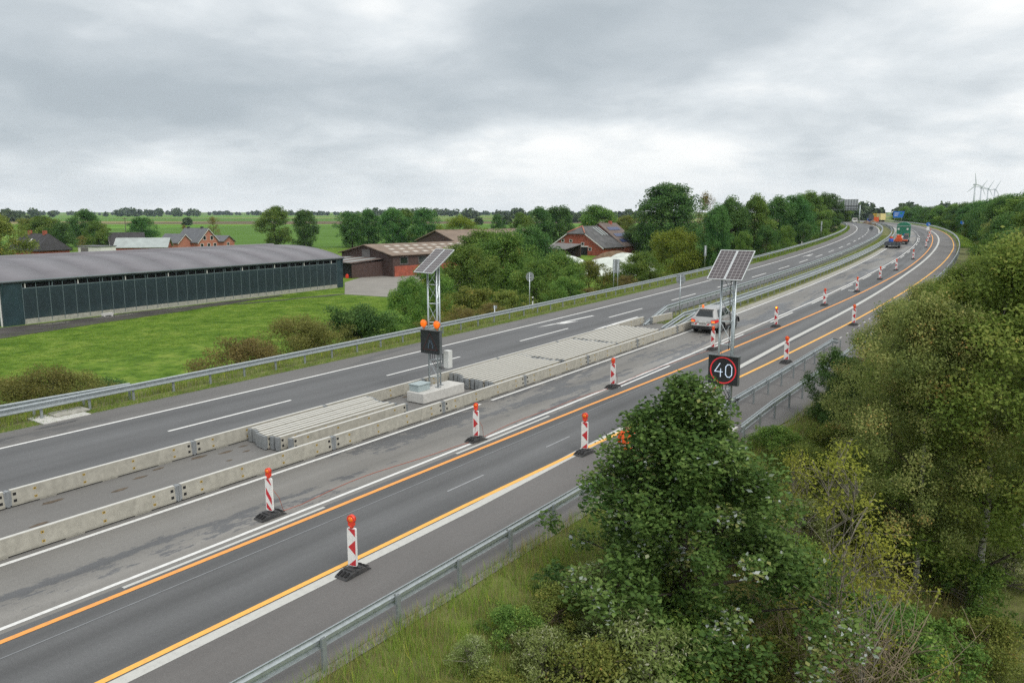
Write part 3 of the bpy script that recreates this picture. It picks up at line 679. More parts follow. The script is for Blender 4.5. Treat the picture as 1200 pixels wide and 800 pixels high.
# orange cable from lamp to lamp
def ground_tube(name, P, r, mat): 
    b_ = MB(); b_.tube(P, r, 5); return b_.build(name, mat)
rc = random.Random(3); pts = []
stn = [st_pix(*q) for q in ((317, 605), (558, 516), (718, 454), (835, 410), (909, 383))]
for (sa, ta), (sb, tb) in zip(stn, stn[1:]):
    ph = rc.uniform(0, 6)
    pts.append(ST(sa, ta, .95)); pts.append(ST(sa + .25, ta + .1, .5)); pts.append(ST(sa + .45, ta, .03))
    n = 14
    for i in range(1, n):
        k = i / n; pts.append(ST(sa + .5 + (sb - sa - .8) * k, ta + (tb - ta) * k - .32 * math.sin(math.pi * k) + .07 * math.sin(9 * k + ph), .018))
    pts.append(ST(sb - .12, tb, .03)); pts.append(ST(sb - .06, tb + .03, .5))
tag(ground_tube('lamp_cable', pts, .0075, 'cable'), 'thin orange cable snaking along the closed lane between beacons', 'cable')

# ------------------------------------------------------------------ solar powered sign masts
def sign_mast(s, t, label, phi, show, loc_z=0., base=True, lamps=True, pz=6.15):
    g = empty('solar_sign', ST(s, t, loc_z), (0, 0, -hd(s))); tag(g, label, 'traffic sign')
    if base:
        MB().box(-.5, .5, -1.55, 1.3, 0, .46).build('concrete_base', 'concrete_new', g, (.12, 0, 0), bevel=.03)
        bx = MB().box(-.28, .28, -.38, .38, .46, .74).build('battery_box', 'cabinet_blue', g, (-.05, -1.05, 0), bevel=.02)
        MB().box(-.31, .31, -.41, .41, .74, .79).build('lid', 'cabinet_blue', bx, bevel=.01)
    else: MB().box(-.4, .4, -.45, .45, -.3, .25).build('concrete_base', 'concrete_new', g, bevel=.02)
    legs = [(-.26, -.16), (.26, -.16), (.05, .26)]; z0 = .3 if base else .1
    for (x, y) in legs:
        MB().tube([(x, y, z0), (x, y, pz - .15)], .042, 8).build('mast_leg', 'galv', g)
        if base: MB().box(x - .1, x + .1, y - .1, y + .1, .46, .50).build('foot_plate', 'galv_dull', g)
    br = MB(); zk = [.9, 1.7, 3.4, 4.25, 5.1, pz - .35]
    for i, z in enumerate(zk):
        for a, b_ in ((0, 1), (1, 2), (2, 0)):
            br.tube([(*legs[a], z), (*legs[b_], z)], .016, 5)
            if i + 1 < len(zk): br.tube([(*legs[a if i % 2 else b_], z), (*legs[b_ if i % 2 else a], zk[i + 1])], .012, 5)
    br.build('bracing', 'galv', g)
    # display box
    z0, z1, hw = (2.0, 3.08, .575) if base else (1.95, 3.03, .575)
    d = MB().box(-hw, hw, -.36, -.2, z0, z1).build('display_box', 'vms_frame', g, bevel=.012)
    MB().box(-hw + .025, hw - .025, -.366, -.35, z0 + .025, z1 - .025).build('display_face', 'vms_black', d)
    MB().box(-hw - .02, hw + .02, -.46, -.2, z1, z1 + .02).build('visor', 'vms_frame', d)
    y = -.372; cz = (z0 + z1) / 2
    def ring(r0, r1, mat, name):
        b_ = MB(); n = 40
        for k in range(n):
            a, c_ = 2 * math.pi * k / n, 2 * math.pi * (k + 1) / n
            P = [(r * math.cos(q), y, cz + r * math.sin(q)) for q in (a, c_) for r in (r0, r1)]
            b_.slab(P[0], P[1], P[3], P[2], .004)
        b_.build(name, mat, d)
    def stroke(pts, wd, mat, name):
        b_ = MB()
        for (x0, za), (x1, zb) in zip(pts, pts[1:]):
            dx, dz = x1 - x0, zb - za; l_ = math.hypot(dx, dz); nx_, nz_ = -dz / l_ * wd / 2, dx / l_ * wd / 2; ex, ez = dx / l_ * wd * .35, dz / l_ * wd * .35
            b_.slab((x0 - ex + nx_, y - .002, cz + za - ez + nz_), (x0 - ex - nx_, y - .002, cz + za - ez - nz_), (x1 + ex - nx_, y - .002, cz + zb + ez - nz_), (x1 + ex + nx_, y - .002, cz + zb + ez + nz_), .004)
        b_.build(name, mat, d)
    if show == '40':
        ring(.45, .495, 'led_red', 'red_ring')
        stroke([(-.12, .25), (-.31, -.06), (-.02, -.06)], .028, 'led_white', 'digit_four'); stroke([(-.09, .05), (-.09, -.24)], .028, 'led_white', 'digit_four')
        stroke([(.10, .14), (.17, .23), (.26, .23), (.33, .14), (.33, -.14), (.26, -.23), (.17, -.23), (.10, -.14), (.10, .14)], .028, 'led_white', 'digit_zero')
    else:
        stroke([(0, .42), (-.42, -.34), (.42, -.34), (0, .42)], .035, 'led_dim_red', 'warning_triangle')
        stroke([(-.10, -.27), (-.10, -.12), (-.035, -.02), (-.035, .08)], .04, 'led_dim', 'narrowing_symbol'); stroke([(.15, -.27), (.15, -.12), (.06, -.02), (.06, .08)], .04, 'led_dim', 'narrowing_symbol')
    if lamps:
        for x in (-.42, .36):
            h = MB(); h.tube([(x, -.28, z1 + .0), (x, -.28, z1 + .14)], .03, 8); h.tube([(x, -.16, z1 + .27), (x, -.28, z1 + .27), (x, -.33, z1 + .27)], [.10, .175, .185], 16)
            hh = h.build('warning_lamp', 'lens_orange', g); l2 = MB().ball((x, -.33, z1 + .27), .165, .07, .165, 14, 8).build('lens', 'lens_flash', hh)
    # cabinet with cable bundle
    if base: MB().box(.42, .72, .05, .33, 1.35, 2.15).build('cabinet', 'cabinet', g, bevel=.015)
    if base: MB().box(.26, .44, .12, .22, 1.5, 2.0).build('cabinet_bracket', 'galv_dull', g)
    c = MB()
    for k in range(3):
        x0 = -.15 + k * .12; c.tube([(x0, -.18, 2.15), (x0 - .06, -.1, 1.75), (x0 + .10, .05, 1.35), (.35, .12, 1.25 + .06 * k), (.5, .15, 1.4)], .014, 5)
    c.tube([(.02, .05, 3.2), (.06, 0, 4.2), (-.02, .06, 5.2), (.03, .1, pz - .1)], .016, 5)
    tag(c.build('cable_bundle', 'sign_black', g), kind='stuff')
    # tilted panel of two modules
    pn = empty('solar_panel', (0, 0, pz), (R(37), 0, phi + hd(s))); pn.parent = g
    for sx_ in (-1, 1):
        x0 = sx_ * .325
        fr = MB(); fr.box(x0 - .32, x0 + .32, -.82, -.79, -.02, .022); fr.box(x0 - .32, x0 + .32, .79, .82, -.02, .022); fr.box(x0 - .32, x0 - .29, -.79, .79, -.02, .022); fr.box(x0 + .29, x0 + .32, -.79, .79, -.02, .022)
        fr.build('module_frame', 'galv_bright', pn)
        MB().box(-.29, .29, -.79, .79, -.012, .012).build('solar_module', 'solar_cells', pn, (x0, 0, 0))
    sup = MB(); sup.box(-.5, .5, -.45, -.40, -.07, -.021); sup.box(-.5, .5, .40, .45, -.07, -.021); sup.box(-.03, .03, -.6, .6, -.12, -.071); sup.build('panel_support', 'galv_dull', pn)
    return g
sign_mast(17.65, -2.25, 'solar warning sign with two orange lamps on a pale concrete block', R(-45), 'narrow')
sign_mast(18.75, 10.95, 'solar speed sign showing 40 in a red ring behind the oak', R(-35), '40', .1, False, False, 6.3)

# ------------------------------------------------------------------ signs and posts
def round_sign(u, t, zc, r, label, pole_h=None):
    s = s_at(u, t); g = empty('round_sign', ST(s, t, -.3 if t < -14 else 0), (0, 0, -hd(s))); tag(g, label, 'traffic sign')
    MB().tube([(0, 0, -.2), (0, 0, zc + r * .9)], .035, 8).build('pole', 'galv', g)
    b_ = MB(); b_.tube([(0, .035, zc), (0, .055, zc)], r, 28); b_.build('sign_disc', 'sign_back', g)
    rm = MB(); n = 28
    for k in range(n):
        a, c_ = 2 * math.pi * k / n, 2 * math.pi * (k + 1) / n
        P = [(q2 * math.cos(q), .03, zc + q2 * math.sin(q)) for q in (a, c_) for q2 in (r * .93, r * 1.01)]; rm.slab(P[0], P[1], P[3], P[2], .028)
    rm.build('rim', 'galv_dull', g)
    for q in (-.135, .135): MB().box(-r * .6, r * .6, .0, .034, zc + q - .025, zc + q + .025).build('clamp_rail', 'galv_dull', g)
    return g
round_sign(620.5, -14.7, 3.0, .38, 'back of a round sign on a pole behind the left guardrail')
round_sign(796, -2.6, 2.9, .37, 'back of a round sign on a pole in the median')
def board_sign(u, t, z0, z1, wd, label, poles=1, dz=-.5):
    s = s_at(u, t); g = empty('board_sign', ST(s, t, dz), (0, 0, -hd(s))); tag(g, label, 'traffic sign')
    MB().box(-wd / 2, wd / 2, 0, .03, z0, z1).build('board', 'sign_back', g)
    for k in range(poles): MB().tube([((k - (poles - 1) / 2) * wd * .6, -.04, -.5), ((k - (poles - 1) / 2) * wd * .6, -.04, z1)], .04, 6).build('pole', 'galv', g)
    return g
board_sign(721.5, -16.5, 1.9, 3.3, .75, 'grey back of an upright board between bushes and left guardrail', 2)
board_sign(580, -15.2, .85, 1.1, .35, 'tiny board on a short post behind left guardrail', 1, -.3)
board_sign(962, -16.5, 1.0, 3.4, .35, 'narrow grey post sign under the left roadside trees', 1, 0)
board_sign(826, -17.5, 1.2, 2.6, .35, 'narrow grey post sign beside the yellow-green tree', 1, 0)
s = s_at(624.5, -14.4); g = empty('delineator_post', ST(s, -14.4, -.2), (0, 0, -hd(s))); tag(g, 'white delineator post with black band behind left guardrail', 'post')
MB().prism([(-.06, -.05), (.06, -.05), (.0, .07)], -.2, .95, axis='z').build('body', 'white_sheet', g); MB().prism([(-.064, -.054), (.064, -.054), (.0, .074)], .95, 1.2, axis='z').build('black_band', 'sign_black', g); MB().prism([(-.06, -.05), (.06, -.05), (.0, .07)], 1.2, 1.3, axis='z').build('cap', 'white_sheet', g)
for i, (s, t) in enumerate(((96, -14.3), (146, -14.3))):
    g = empty('delineator_post', ST(s, t, -.1), (0, 0, -hd(s))); tag(g, ('white delineator post nearest the left roadside trees', 'white delineator post farther round the curve on the left')[i], 'post')
    MB().prism([(-.06, -.05), (.06, -.05), (.0, .07)], -.2, .95, axis='z').build('body', 'white_sheet', g); MB().prism([(-.064, -.054), (.064, -.054), (.0, .074)], .95, 1.2, axis='z').build('black_band', 'sign_black', g)

# ------------------------------------------------------------------ silver estate car
def build_car(s, t):
    g = empty('car', ST(s, t), (math.atan(GR), 0, -hd(s))); tag(g, 'silver estate car with orange roof light driving along the closed lane', 'car')
    # body: stations along y, half outline from sill to shoulder
    SECT = [(-2.38, .74, .44, .62, .80), (-2.33, .84, .34, .66, .93), (-2.1, .905, .30, .70, 1.02), (-1.2, .935, .27, .70, 1.04), (0, .935, .26, .68, 1.02), (.9, .93, .26, .68, 1.0), (1.2, .92, .27, .68, .985), (1.9, .90, .30, .66, .90), (2.25, .82, .32, .62, .80), (2.38, .66, .38, .56, .70)]
    vs, fs = [], []
    for (y, w_, zb, zm, zt) in SECT:
        h = [(w_ * .86, zb), (w_ * .985, zb + .10), (w_, zm), (w_ * .985, zt - .10), (w_ * .93, zt), (w_ * .5, zt + .035)]
        vs += [(x, y, z) for x, z in h] + [(-x, y, z) for x, z in reversed(h)]
    n = 12
    for i in range(len(SECT) - 1):
        for k in range(n): fs.append((i * n + k, (i + 1) * n + k, (i + 1) * n + (k + 1) % n, i * n + (k + 1) % n))
    fs += [tuple(range(n)), tuple(reversed([(len(SECT) - 1) * n + k for k in range(n)]))]
    bm = MB().add(vs, fs, 0, True); body = bm.build('body', 'car_silver', g); q = body.modifiers.new('b', 'SUBSURF'); q.levels = 2; q.render_levels = 2
    # greenhouse
    Bt = [(.80, -2.27, .98), (.885, -1.9, 1.01), (.885, .55, 1.0), (.82, 1.12, .99)]; Tp = [(.53, -1.80, 1.56), (.60, -1.45, 1.61), (.62, -.1, 1.64), (.55, .30, 1.57)]
    P = Bt + [(-x, y, z) for x, y, z in reversed(Bt)]; Q = Tp + [(-x, y, z) for x, y, z in reversed(Tp)]; C1 = [(0, -1.75, 1.66), (0, .1, 1.67)]
    vs = P + Q + C1; fs = [(i, (i + 1) % 8, 8 + (i + 1) % 8, 8 + i) for i in range(8)]
    fs += [(15, 8, 16), (8, 9, 16), (14, 15, 16), (9, 10, 17, 16), (10, 11, 17), (11, 12, 17), (12, 13, 17), (13, 14, 16, 17)]
    cb = MB().add(vs, [tuple(f) for f in fs], 0, False).build('cabin', 'car_silver', g); q = cb.modifiers.new('b', 'BEVEL'); q.width = .13; q.segments = 5; q.limit_method = 'ANGLE'; q.angle_limit = R(14)
    def pane(a, b_, c_, d_, name, mat, k0, k1, j0, j1):
        """pane inset in the quad a,b (bottom) c,d (top), set just proud of it"""
        A, B, C_, D_ = map(Vector, (a, b_, c_, d_))
        def at_(i, j): return (A * (1 - i) + B * i) * (1 - j) + (D_ * (1 - i) + C_ * i) * j
        nrm = (B - A).cross(D_ - A).normalized() * .012
        MB().slab(*[at_(i, j) + nrm for i, j in ((k0, j0), (k1, j0), (k1, j1), (k0, j1))], .016).build(name, mat, g)
    for sd in (-1, 1):
        f = lambda p: (p[0] * sd, p[1], p[2])
        qd = (f(Bt[1]), f(Bt[2]), f(Tp[2]), f(Tp[1])) if sd > 0 else (f(Bt[2]), f(Bt[1]), f(Tp[1]), f(Tp[2]))
        for k, (a, b_) in enumerate(((.0, .2), (.24, .58), (.62, .97))):
            if sd < 0: a, b_ = 1 - b_, 1 - a
            pane(*qd, 'side_window', 'glass_dark', a, b_, .14, .86)
        qd = (f(Bt[2]), f(Bt[3]), f(Tp[3]), f(Tp[2])) if sd > 0 else (f(Bt[3]), f(Bt[2]), f(Tp[2]), f(Tp[3]))
        pane(*qd, 'quarter_window', 'glass_dark', .05, .55, .14, .55)
        MB().tube([(sd * .62, -1.55, 1.66), (sd * .635, -1.45, 1.70), (sd * .64, -.1, 1.715), (sd * .62, .0, 1.67)], .02, 6).build('roof_rail', 'galv_bright', g)
        MB().ball((sd * 1.02, .62, 1.06), .11, .07, .085, 10, 6).tube([(sd * .88, .66, 1.01), (sd * .98, .64, 1.04)], .03, 6).build('wing_mirror', 'car_black', g)
        for k, y in enumerate((-1.42, 1.42)):
            wl = MB(); wl.tube([(sd * .70, y, .34), (sd * .73, y, .34), (sd * .92, y, .34), (sd * .95, y, .34)], [.31, .345, .345, .31], 20); wo = wl.build('wheel', 'tyre', g)
            rm = MB(); rm.tube([(sd * .945, y, .34), (sd * .958, y, .34)], [.235, .22], 16)
            for a in range(5):
                an = 2 * math.pi * a / 5; rm.tube([(sd * .962, y, .34), (sd * .962, y + .2 * math.cos(an), .34 + .2 * math.sin(an))], .025, 4)
            rm.build('rim', 'rim', wo)
            ar = MB(); nA = 14
            for a in range(nA):
                q0, q1 = math.pi * a / nA, math.pi * (a + 1) / nA
                Pp = [(sd * .95, y + rr * math.cos(qq), .36 + rr * math.sin(qq)) for qq in (q0, q1) for rr in (.35, .42)]
                Pq = (Pp[0], Pp[1], Pp[3], Pp[2]) if sd < 0 else (Pp[1], Pp[0], Pp[2], Pp[3]); ar.slab(*Pq, .12)
            ar.build('wheel_arch', 'car_black', g)
        tl = MB(); tl.slab(*[(sd * a, b_, c_) for a, b_, c_ in ([(.55, -2.405, .76), (.82, -2.36, .74), (.80, -2.34, .94), (.55, -2.385, .92)] if sd > 0 else [(.82, -2.36, .74), (.55, -2.405, .76), (.55, -2.385, .92), (.80, -2.34, .94)])], .05)
        tl.slab(*[(sd * a, b_, c_) for a, b_, c_ in ([(.83, -2.36, .74), (.935, -2.0, .80), (.92, -1.98, .96), (.81, -2.34, .94)] if sd > 0 else [(.935, -2.0, .80), (.83, -2.36, .74), (.81, -2.34, .94), (.92, -1.98, .96)])], .05)
        to = tl.build('tail_light', 'tail_red', g)
        MB().slab(*[(sd * a, b_, c_) for a, b_, c_ in ([(.60, -2.413, .78), (.80, -2.372, .77), (.79, -2.362, .85), (.60, -2.403, .85)] if sd > 0 else [(.80, -2.372, .77), (.60, -2.413, .78), (.60, -2.403, .85), (.79, -2.362, .85)])], .02).build('indicator', 'tail_orange', to)
        ws = MB(); ws.box(sd * .42 - .16, sd * .42 + .16, -2.415, -2.40, .60, .70)
        wo = ws.build('warning_stripe', 'white_sheet', g); MB().prism([(sd * .42 - .16, .60), (sd * .42 - .02, .60), (sd * .42 + .08, .70), (sd * .42 - .06, .70)], -2.42, -2.416).build('red_film', 'red_sheet', wo)
        MB().box(sd * .55 - .12, sd * .55 + .12, -2.40, -2.34, .40, .46).build('exhaust_trim', 'galv_bright', g)
    pane((-.80, -2.27, .98), (.80, -2.27, .98), (.53, -1.80, 1.56), (-.53, -1.80, 1.56), 'rear_window', 'glass_dark', .10, .90, .22, .84)
    pane((.82, 1.12, .99), (-.82, 1.12, .99), (-.55, .30, 1.57), (.55, .30, 1.57), 'windscreen', 'glass_tint', .05, .95, .08, .93)
    MB().box(-.52, .52, -1.92, -1.74, 1.57, 1.60).build('roof_spoiler', 'car_silver', g, bevel=.01)
    MB().box(-.26, .26, -2.412, -2.395, .74, .85).build('number_plate', 'plate_white', g)
    MB().box(-.76, .76, -2.40, -2.2, .28, .52).build('rear_bumper', 'car_black', g, bevel=.04); MB().box(-.80, .80, -2.45, -2.2, .50, .60).build('bumper_lip', 'car_silver', g, bevel=.04)
    MB().box(-.72, .72, 2.2, 2.41, .30, .55).build('front_bumper', 'car_black', g, bevel=.04)
    for sd in (-1, 1): MB().ball((sd * .66, 2.22, .72), .16, .12, .08, 10, 6).build('headlight', 'plate_white', g)
    MB().tube([(-.35, -1.5, 1.655), (-.35, -1.5, 1.69), (-.35, -1.5, 1.79), (-.35, -1.5, 1.82)], [.085, .075, .07, .03], 12).build('roof_light', 'lens_flash', g)
    MB().box(-.93, .93, -.75, 1.0, .24, .34).build('sill', 'car_black', g, bevel=.02)
build_car(42.75, 1.5)

# ------------------------------------------------------------------ work train on the closed lane
def wheel(x, y, r, wd, parent):
    o = MB().tube([(x - wd / 2, y, r), (x + wd / 2, y, r)], r, 16).build('wheel', 'tyre', parent); MB().tube([(x - wd / 2 - .01, y, r), (x + wd / 2 + .01, y, r)], r * .55, 10).build('rim', 'flat_grey', o)
s = 166.; g = empty('site_wagon', ST(s, 1.75), (0, 0, -hd(s))); tag(g, 'tall dark green site wagon with arched roof on the closed lane', 'trailer')
arc = [(-1.22, 3.2)] + [(1.22 * math.cos(R(a)), 3.2 + .75 * math.sin(R(a))) for a in range(170, 5, -16)] + [(1.22, 3.2)]
MB().prism(list(reversed(arc)), 0, 5.2).build('arched_roof', 'wagon_green', g); MB().box(-1.2, 1.2, .05, 5.15, .95, 3.2).build('body', 'wagon_green', g)
MB().box(-1.24, 1.24, -.02, .05, 3.14, 3.24).build('eave_board', 'roof_light', g)
for x in (-.85, .75): MB().box(x - .16, x + .16, -.0, .045, 2.45, 2.8).build('rear_window', 'trim_white', g)
MB().box(.1, .5, -.01, .045, 1.4, 1.75).build('notice', 'sign_blue', g)
MB().box(-1.1, 1.1, .1, 5, .7, .94).build('chassis', 'flat_grey', g)
for y in (.9, 4.2):
    for x in (-.95, .95): wheel(x, y, .42, .3, g)
s = 157.; g = empty('flatbed_trailer', ST(s, 1.75), (0, 0, -hd(s))); tag(g, 'pale flatbed trailer loaded with gear behind the green wagon', 'trailer')
MB().box(-1.2, 1.2, 0, 5.5, .85, 1.0).build('bed', 'roof_light', g); MB().box(-1.0, 1.0, .1, 5.4, .55, .84).build('chassis', 'flat_grey', g); MB().box(-1.22, 1.22, -.06, 0, .7, .95).build('rear_board', 'machine_orange', g)
for y in (.9, 2.1, 4.6):
    for x in (-.95, .95): wheel(x, y, .38, .3, g)
b_ = MB(); rr = random.Random(12)
MB().ball((.25, 2.2, 1.15), .9, 1.3, .42, 14, 6).build('tarpaulin', 'trim_white', g)
for i in range(5): tag(MB().box(-.4, .4, -.3, .3, 0, rr.uniform(.5, 1.1)).build('equipment_crate', ('flat_grey', 'roof_light', 'timber_grey', 'flat_grey', 'roof_brown')[i], None, ST(s + 1 + i * .95, 1.75 + (-.85 if i % 2 else .8), 1.0), (0, 0, -hd(s) + rr.uniform(-.2, .2)), .03), 'equipment crate on the pale flatbed trailer, %s from its rear' % ORD[i], 'crate')
s = 143.5; g = empty('low_loader', ST(s, 1.15), (0, 0, -hd(s))); tag(g, 'dark grey low loader trailer nearest of the work train', 'trailer')
MB().box(-1.25, 1.25, 0, .12, .45, 1.15).build('tailgate', 'flat_grey', g, bevel=.02); MB().box(-1.25, 1.25, .12, 7.5, .55, .75).build('bed', 'flat_grey', g)
for k in range(5): MB().box(-1.28 + k * .62 - .03 + .04, -1.28 + k * .62 + .07, -.04, 0, .45, 1.15).build('tailgate_rib', 'steel_dark', g)
for x in (-1.23, 1.17): MB().box(x, x + .06, .12, 7.5, .75, 1.1).build('side_board', 'flat_grey', g)
for y in (1.6, 2.7):
    for x in (-1.0, 1.0): wheel(x, y, .36, .3, g)
def machine(s, t, dz, mat, label):
    g = empty('site_machine', ST(s, t, dz), (0, 0, -hd(s))); tag(g, label, 'machine')
    MB().box(-.55, .55, 0, 1.3, .25, 1.0).build('housing', mat, g, bevel=.08); MB().box(-.4, .4, .3, 1.0, 1.0, 1.45).build('hood', mat, g, bevel=.1)
    MB().tube([(.3, 1.1, 1.0), (.3, 1.1, 1.7)], .05, 6).build('exhaust', 'flat_grey', g)
    for x in (-.5, .5): wheel(x, .65, .28, .18, g)
machine(147.2, 1.9, .75, 'machine_orange', 'orange compressor standing on the dark low loader')
o = MB().tube([(0, 0, 0), (0, 0, .05), (0, 0, .85), (0, 0, .9)], [.36, .4, .4, .36], 14).build('drum', 'drum_blue', None, ST(144.6, .85, .76)); tag(o, 'blue drum at the rear of the dark low loader', 'drum')
o = MB().box(-.22, .22, -.2, .2, 0, .32).tube([(0, 0, .32), (0, 0, .38)], .06, 8).build('canister', 'machine_orange', None, ST(144.6, .85, 1.665), bevel=.04); tag(o, 'red canister standing on top of the blue drum', 'canister')

# ------------------------------------------------------------------ far end of the road works
s, t = 405., 9.; g = empty('lorry', ST(s, t), (0, 0, -hd(s) + R(20))); tag(g, 'yellow box lorry far off where the road curves away', 'lorry')
MB().box(-1.25, 1.25, -3.6, -.05, .9, 3.9).build('box_body', 'truck_pale', g); MB().box(-1.25, 1.25, .05, 3.4, .9, 3.9).build('box_body', 'truck_yellow', g); MB().box(-1.15, 1.15, -3.5, 5.6, .55, .89).build('chassis', 'flat_grey', g)
MB().box(-1.2, 1.2, 3.7, 5.7, .6, 3.0).build('cab', 'truck_yellow', g, bevel=.15)
for y in (-2.4, -1.2, 4.6):
    for x in (-1.05, 1.05): wheel(x, y, .5, .35, g)
# gantry across the left carriageway, seen from behind
s = 374.; g = empty('sign_gantry', ST(s, 0), (0, 0, -hd(s))); tag(g, 'motorway sign gantry with two grey panel backs at far left curve', 'gantry')
for x in (-3.4, -16.5): MB().tube([(x, 0, -.2), (x, 0, 7.6)], .22, 8).build('column', 'galv', g)
for z in (6.0, 7.3): MB().box(-16.5, -3.4, -.12, .12, z - .12, z + .12).build('beam', 'steel_dark', g)
for x0, x1 in ((-15.6, -10.3), (-9.8, -4.2)):
    pn = MB().box(x0, x1, .3, .4, 5.3, 10.1).build('panel_back', 'sign_back', g)
    for k in range(5): MB().box(x0 + (x1 - x0) * (k + .5) / 5 - .05, x0 + (x1 - x0) * (k + .5) / 5 + .05, .2, .3, 5.3, 10.1).build('stiffener', 'steel_dark', pn)
# large blue direction sign
P = ST(400, 16.5); g = empty('direction_sign', (P.x, P.y, P.z - 1.2), (0, 0, -hd(400) + R(12))); tag(g, 'blue direction sign standing before the far right trees', 'traffic sign')
MB().prism([(-2.4, 3.2), (1.9, 3.2), (2.6, 6.1), (-2.4, 6.1)], -.05, .05).build('blue_board', 'sign_blue', g)
MB().box(.6, 1.6, -.06, -.051, 4.8, 5.6).build('green_field', 'sign_green', g)
for k in range(3): MB().box(-1.9, .1 - .3 * k, -.06, -.051, 5.2 - .6 * k, 5.36 - .6 * k).build('text_line', 'trim_white', g)
for x in (-1.6, 1.4): MB().tube([(x, .1, -.5), (x, .1, 6)], .09, 6).build('post', 'galv', g)
def blue_disc(s, t, r, z, label, board=True):
    g = empty('blue_sign', ST(s, t), (0, 0, -hd(s))); tag(g, label, 'traffic sign')
    MB().tube([(0, 0, -.1), (0, 0, z + r)], .035, 6).build('pole', 'galv', g); d = MB().tube([(0, -.06, z), (0, -.04, z)], r, 20).build('disc', 'sign_blue', g)
    b_ = MB(); b_.slab((-.04 - .1, -.07, z + .28), (.06 - .1, -.07, z + .28), (.3, -.07, z - .05), (.2, -.07, z - .05), .01); b_.slab((.33, -.07, z - .3), (.33, -.07, z + .05), (.23, -.07, z + .05), (.23, -.07, z - .3), .01); b_.slab((-.02, -.07, z - .3), (.33, -.07, z - .3), (.33, -.07, z - .2), (-.02, -.07, z - .2), .01); b_.build('white_arrow', 'trim_white', d)
    if board: MB().box(-.3, .3, -.05, -.03, z - 1.5, z - .6).build('white_board', 'white_sheet', g)
s, t = st_pix(1087, 273.5); blue_disc(s, t, .5, 2.3, 'round blue arrow sign at the end of the beacon line')
blue_disc(226, 15.0, .5, 2.6, 'small blue sign half hidden by right roadside trees', False)
# arrow trailer, orange board, heaps and cars at the median works
s, t = st_pix(1020.5, 262); g = empty('arrow_trailer', ST(s, t), (0, 0, -hd(s))); tag(g, 'dark arrow trailer parked on the far left carriageway', 'trailer')
MB().box(-1., 1., 0, .15, 1.6, 3.4).build('board', 'flat_grey', g); MB().prism([(-.6, 3.4), (.6, 3.4), (0, 4.1)], .02, .12).build('top_triangle', 'flat_grey', g); MB().box(-.9, .9, .15, 2.4, .5, .8).build('chassis', 'flat_grey', g); MB().tube([(0, .3, .7), (0, .3, 1.7)], .1, 6).build('mast', 'flat_grey', g)
for x in (-.9, .9): wheel(x, 1.2, .35, .2, g)
s, t = st_pix(1026.5, 262.5); g = empty('orange_board', ST(s, t), (0, 0, -hd(s))); tag(g, 'bright orange board right of the arrow trailer', 'board')
MB().box(-.9, .9, 0, .06, .9, 2.7).build('board', 'machine_orange', g); MB().tube([(-.5, .1, 0), (-.5, .1, 2.4)], .05, 6).build('leg', 'galv', g); MB().tube([(.5, .1, 0), (.5, .1, 2.4)], .05, 6).build('leg', 'galv', g)
s, t = st_pix(1021, 270); g = empty('marker_cone', ST(s, t), (0, 0, -hd(s))); tag(g, 'dark marker board standing alone on the far left lane', 'marker')
MB().box(-.5, .5, 0, .1, .3, 1.1).build('board', 'flat_grey', g); MB().box(-.4, .4, -.2, .3, 0, .12).build('foot', 'rubber', g); MB().tube([(0, .05, .1), (0, .05, .5)], .05, 6).build('stem', 'galv', g)
def heap(name, x, y, rx, ry, h, mat, label, cat, seed, z=None, rot=0.):
    r_ = random.Random(seed); nu, nv = 22, 7; vs, fs = [], []
    ph = [r_.uniform(0, 6) for _ in range(6)]
    for j in range(nv + 1):
        k = j / nv
        for i in range(nu):
            a = 2 * math.pi * i / nu; rr_ = (1 - k) * (1 + .16 * math.sin(2 * a + ph[0]) + .1 * math.sin(5 * a + ph[1])); zz_ = h * (1 - (1 - k) ** 2.2) * (1 + .08 * math.sin(3 * a + ph[2])) + r_.uniform(-.04, .04) * h
            vs.append((rr_ * rx * math.cos(a), rr_ * ry * math.sin(a), zz_ if j else -.1))
    for j in range(nv):
        for i in range(nu): fs.append((j * nu + i, j * nu + (i + 1) % nu, (j + 1) * nu + (i + 1) % nu, (j + 1) * nu + i))
    o = MB().add(vs, fs, 0, True).build(name, mat, None, (x, y, ground_z(x, y) if z is None else z), (0, 0, rot)); return tag(o, label, cat)
for i, (s, t, a, b_, h) in enumerate(((300, -3.2, 1.2, 9, .9), (322, -3.0, 1.5, 7, 1.5), (345, -3.2, 1.4, 9, 1.1))):
    p = ST(s, t); heap('earth_heap', p.x, p.y, a, b_, h, 'earth', 'brown earth heap in the far median, %s from the camera' % ORD[i], 'earth', 40 + i, p.z, -hd(s))
st_(strip('median_kerb', -4.6, -4.25, 215, 300, 'concrete_new', .05))
def small_van(s, t, mat, label):
    g = empty('van', ST(s, t), (0, 0, -hd(s))); tag(g, label, 'van')
    MB().prism([(-2.3, .35), (2.3, .35), (2.3, .95), (1.5, 1.15), (.9, 1.95), (-2.2, 2.0), (-2.3, 1.2)], -.9, .9, axis='x').build('body', mat, g, bevel=.08)
    MB().box(-.7, .7, -2.33, -2.3, 1.15, 1.75).build('rear_window', 'glass_dark', g)
    for y in (-1.5, 1.5):
        for x in (-.82, .82): wheel(x, y, .33, .22, g)
small_van(352, -1.6, 'drum_blue', 'small blue van at the far median works'); small_van(372, -5.5, 'trim_white', 'small white van at the far median works')

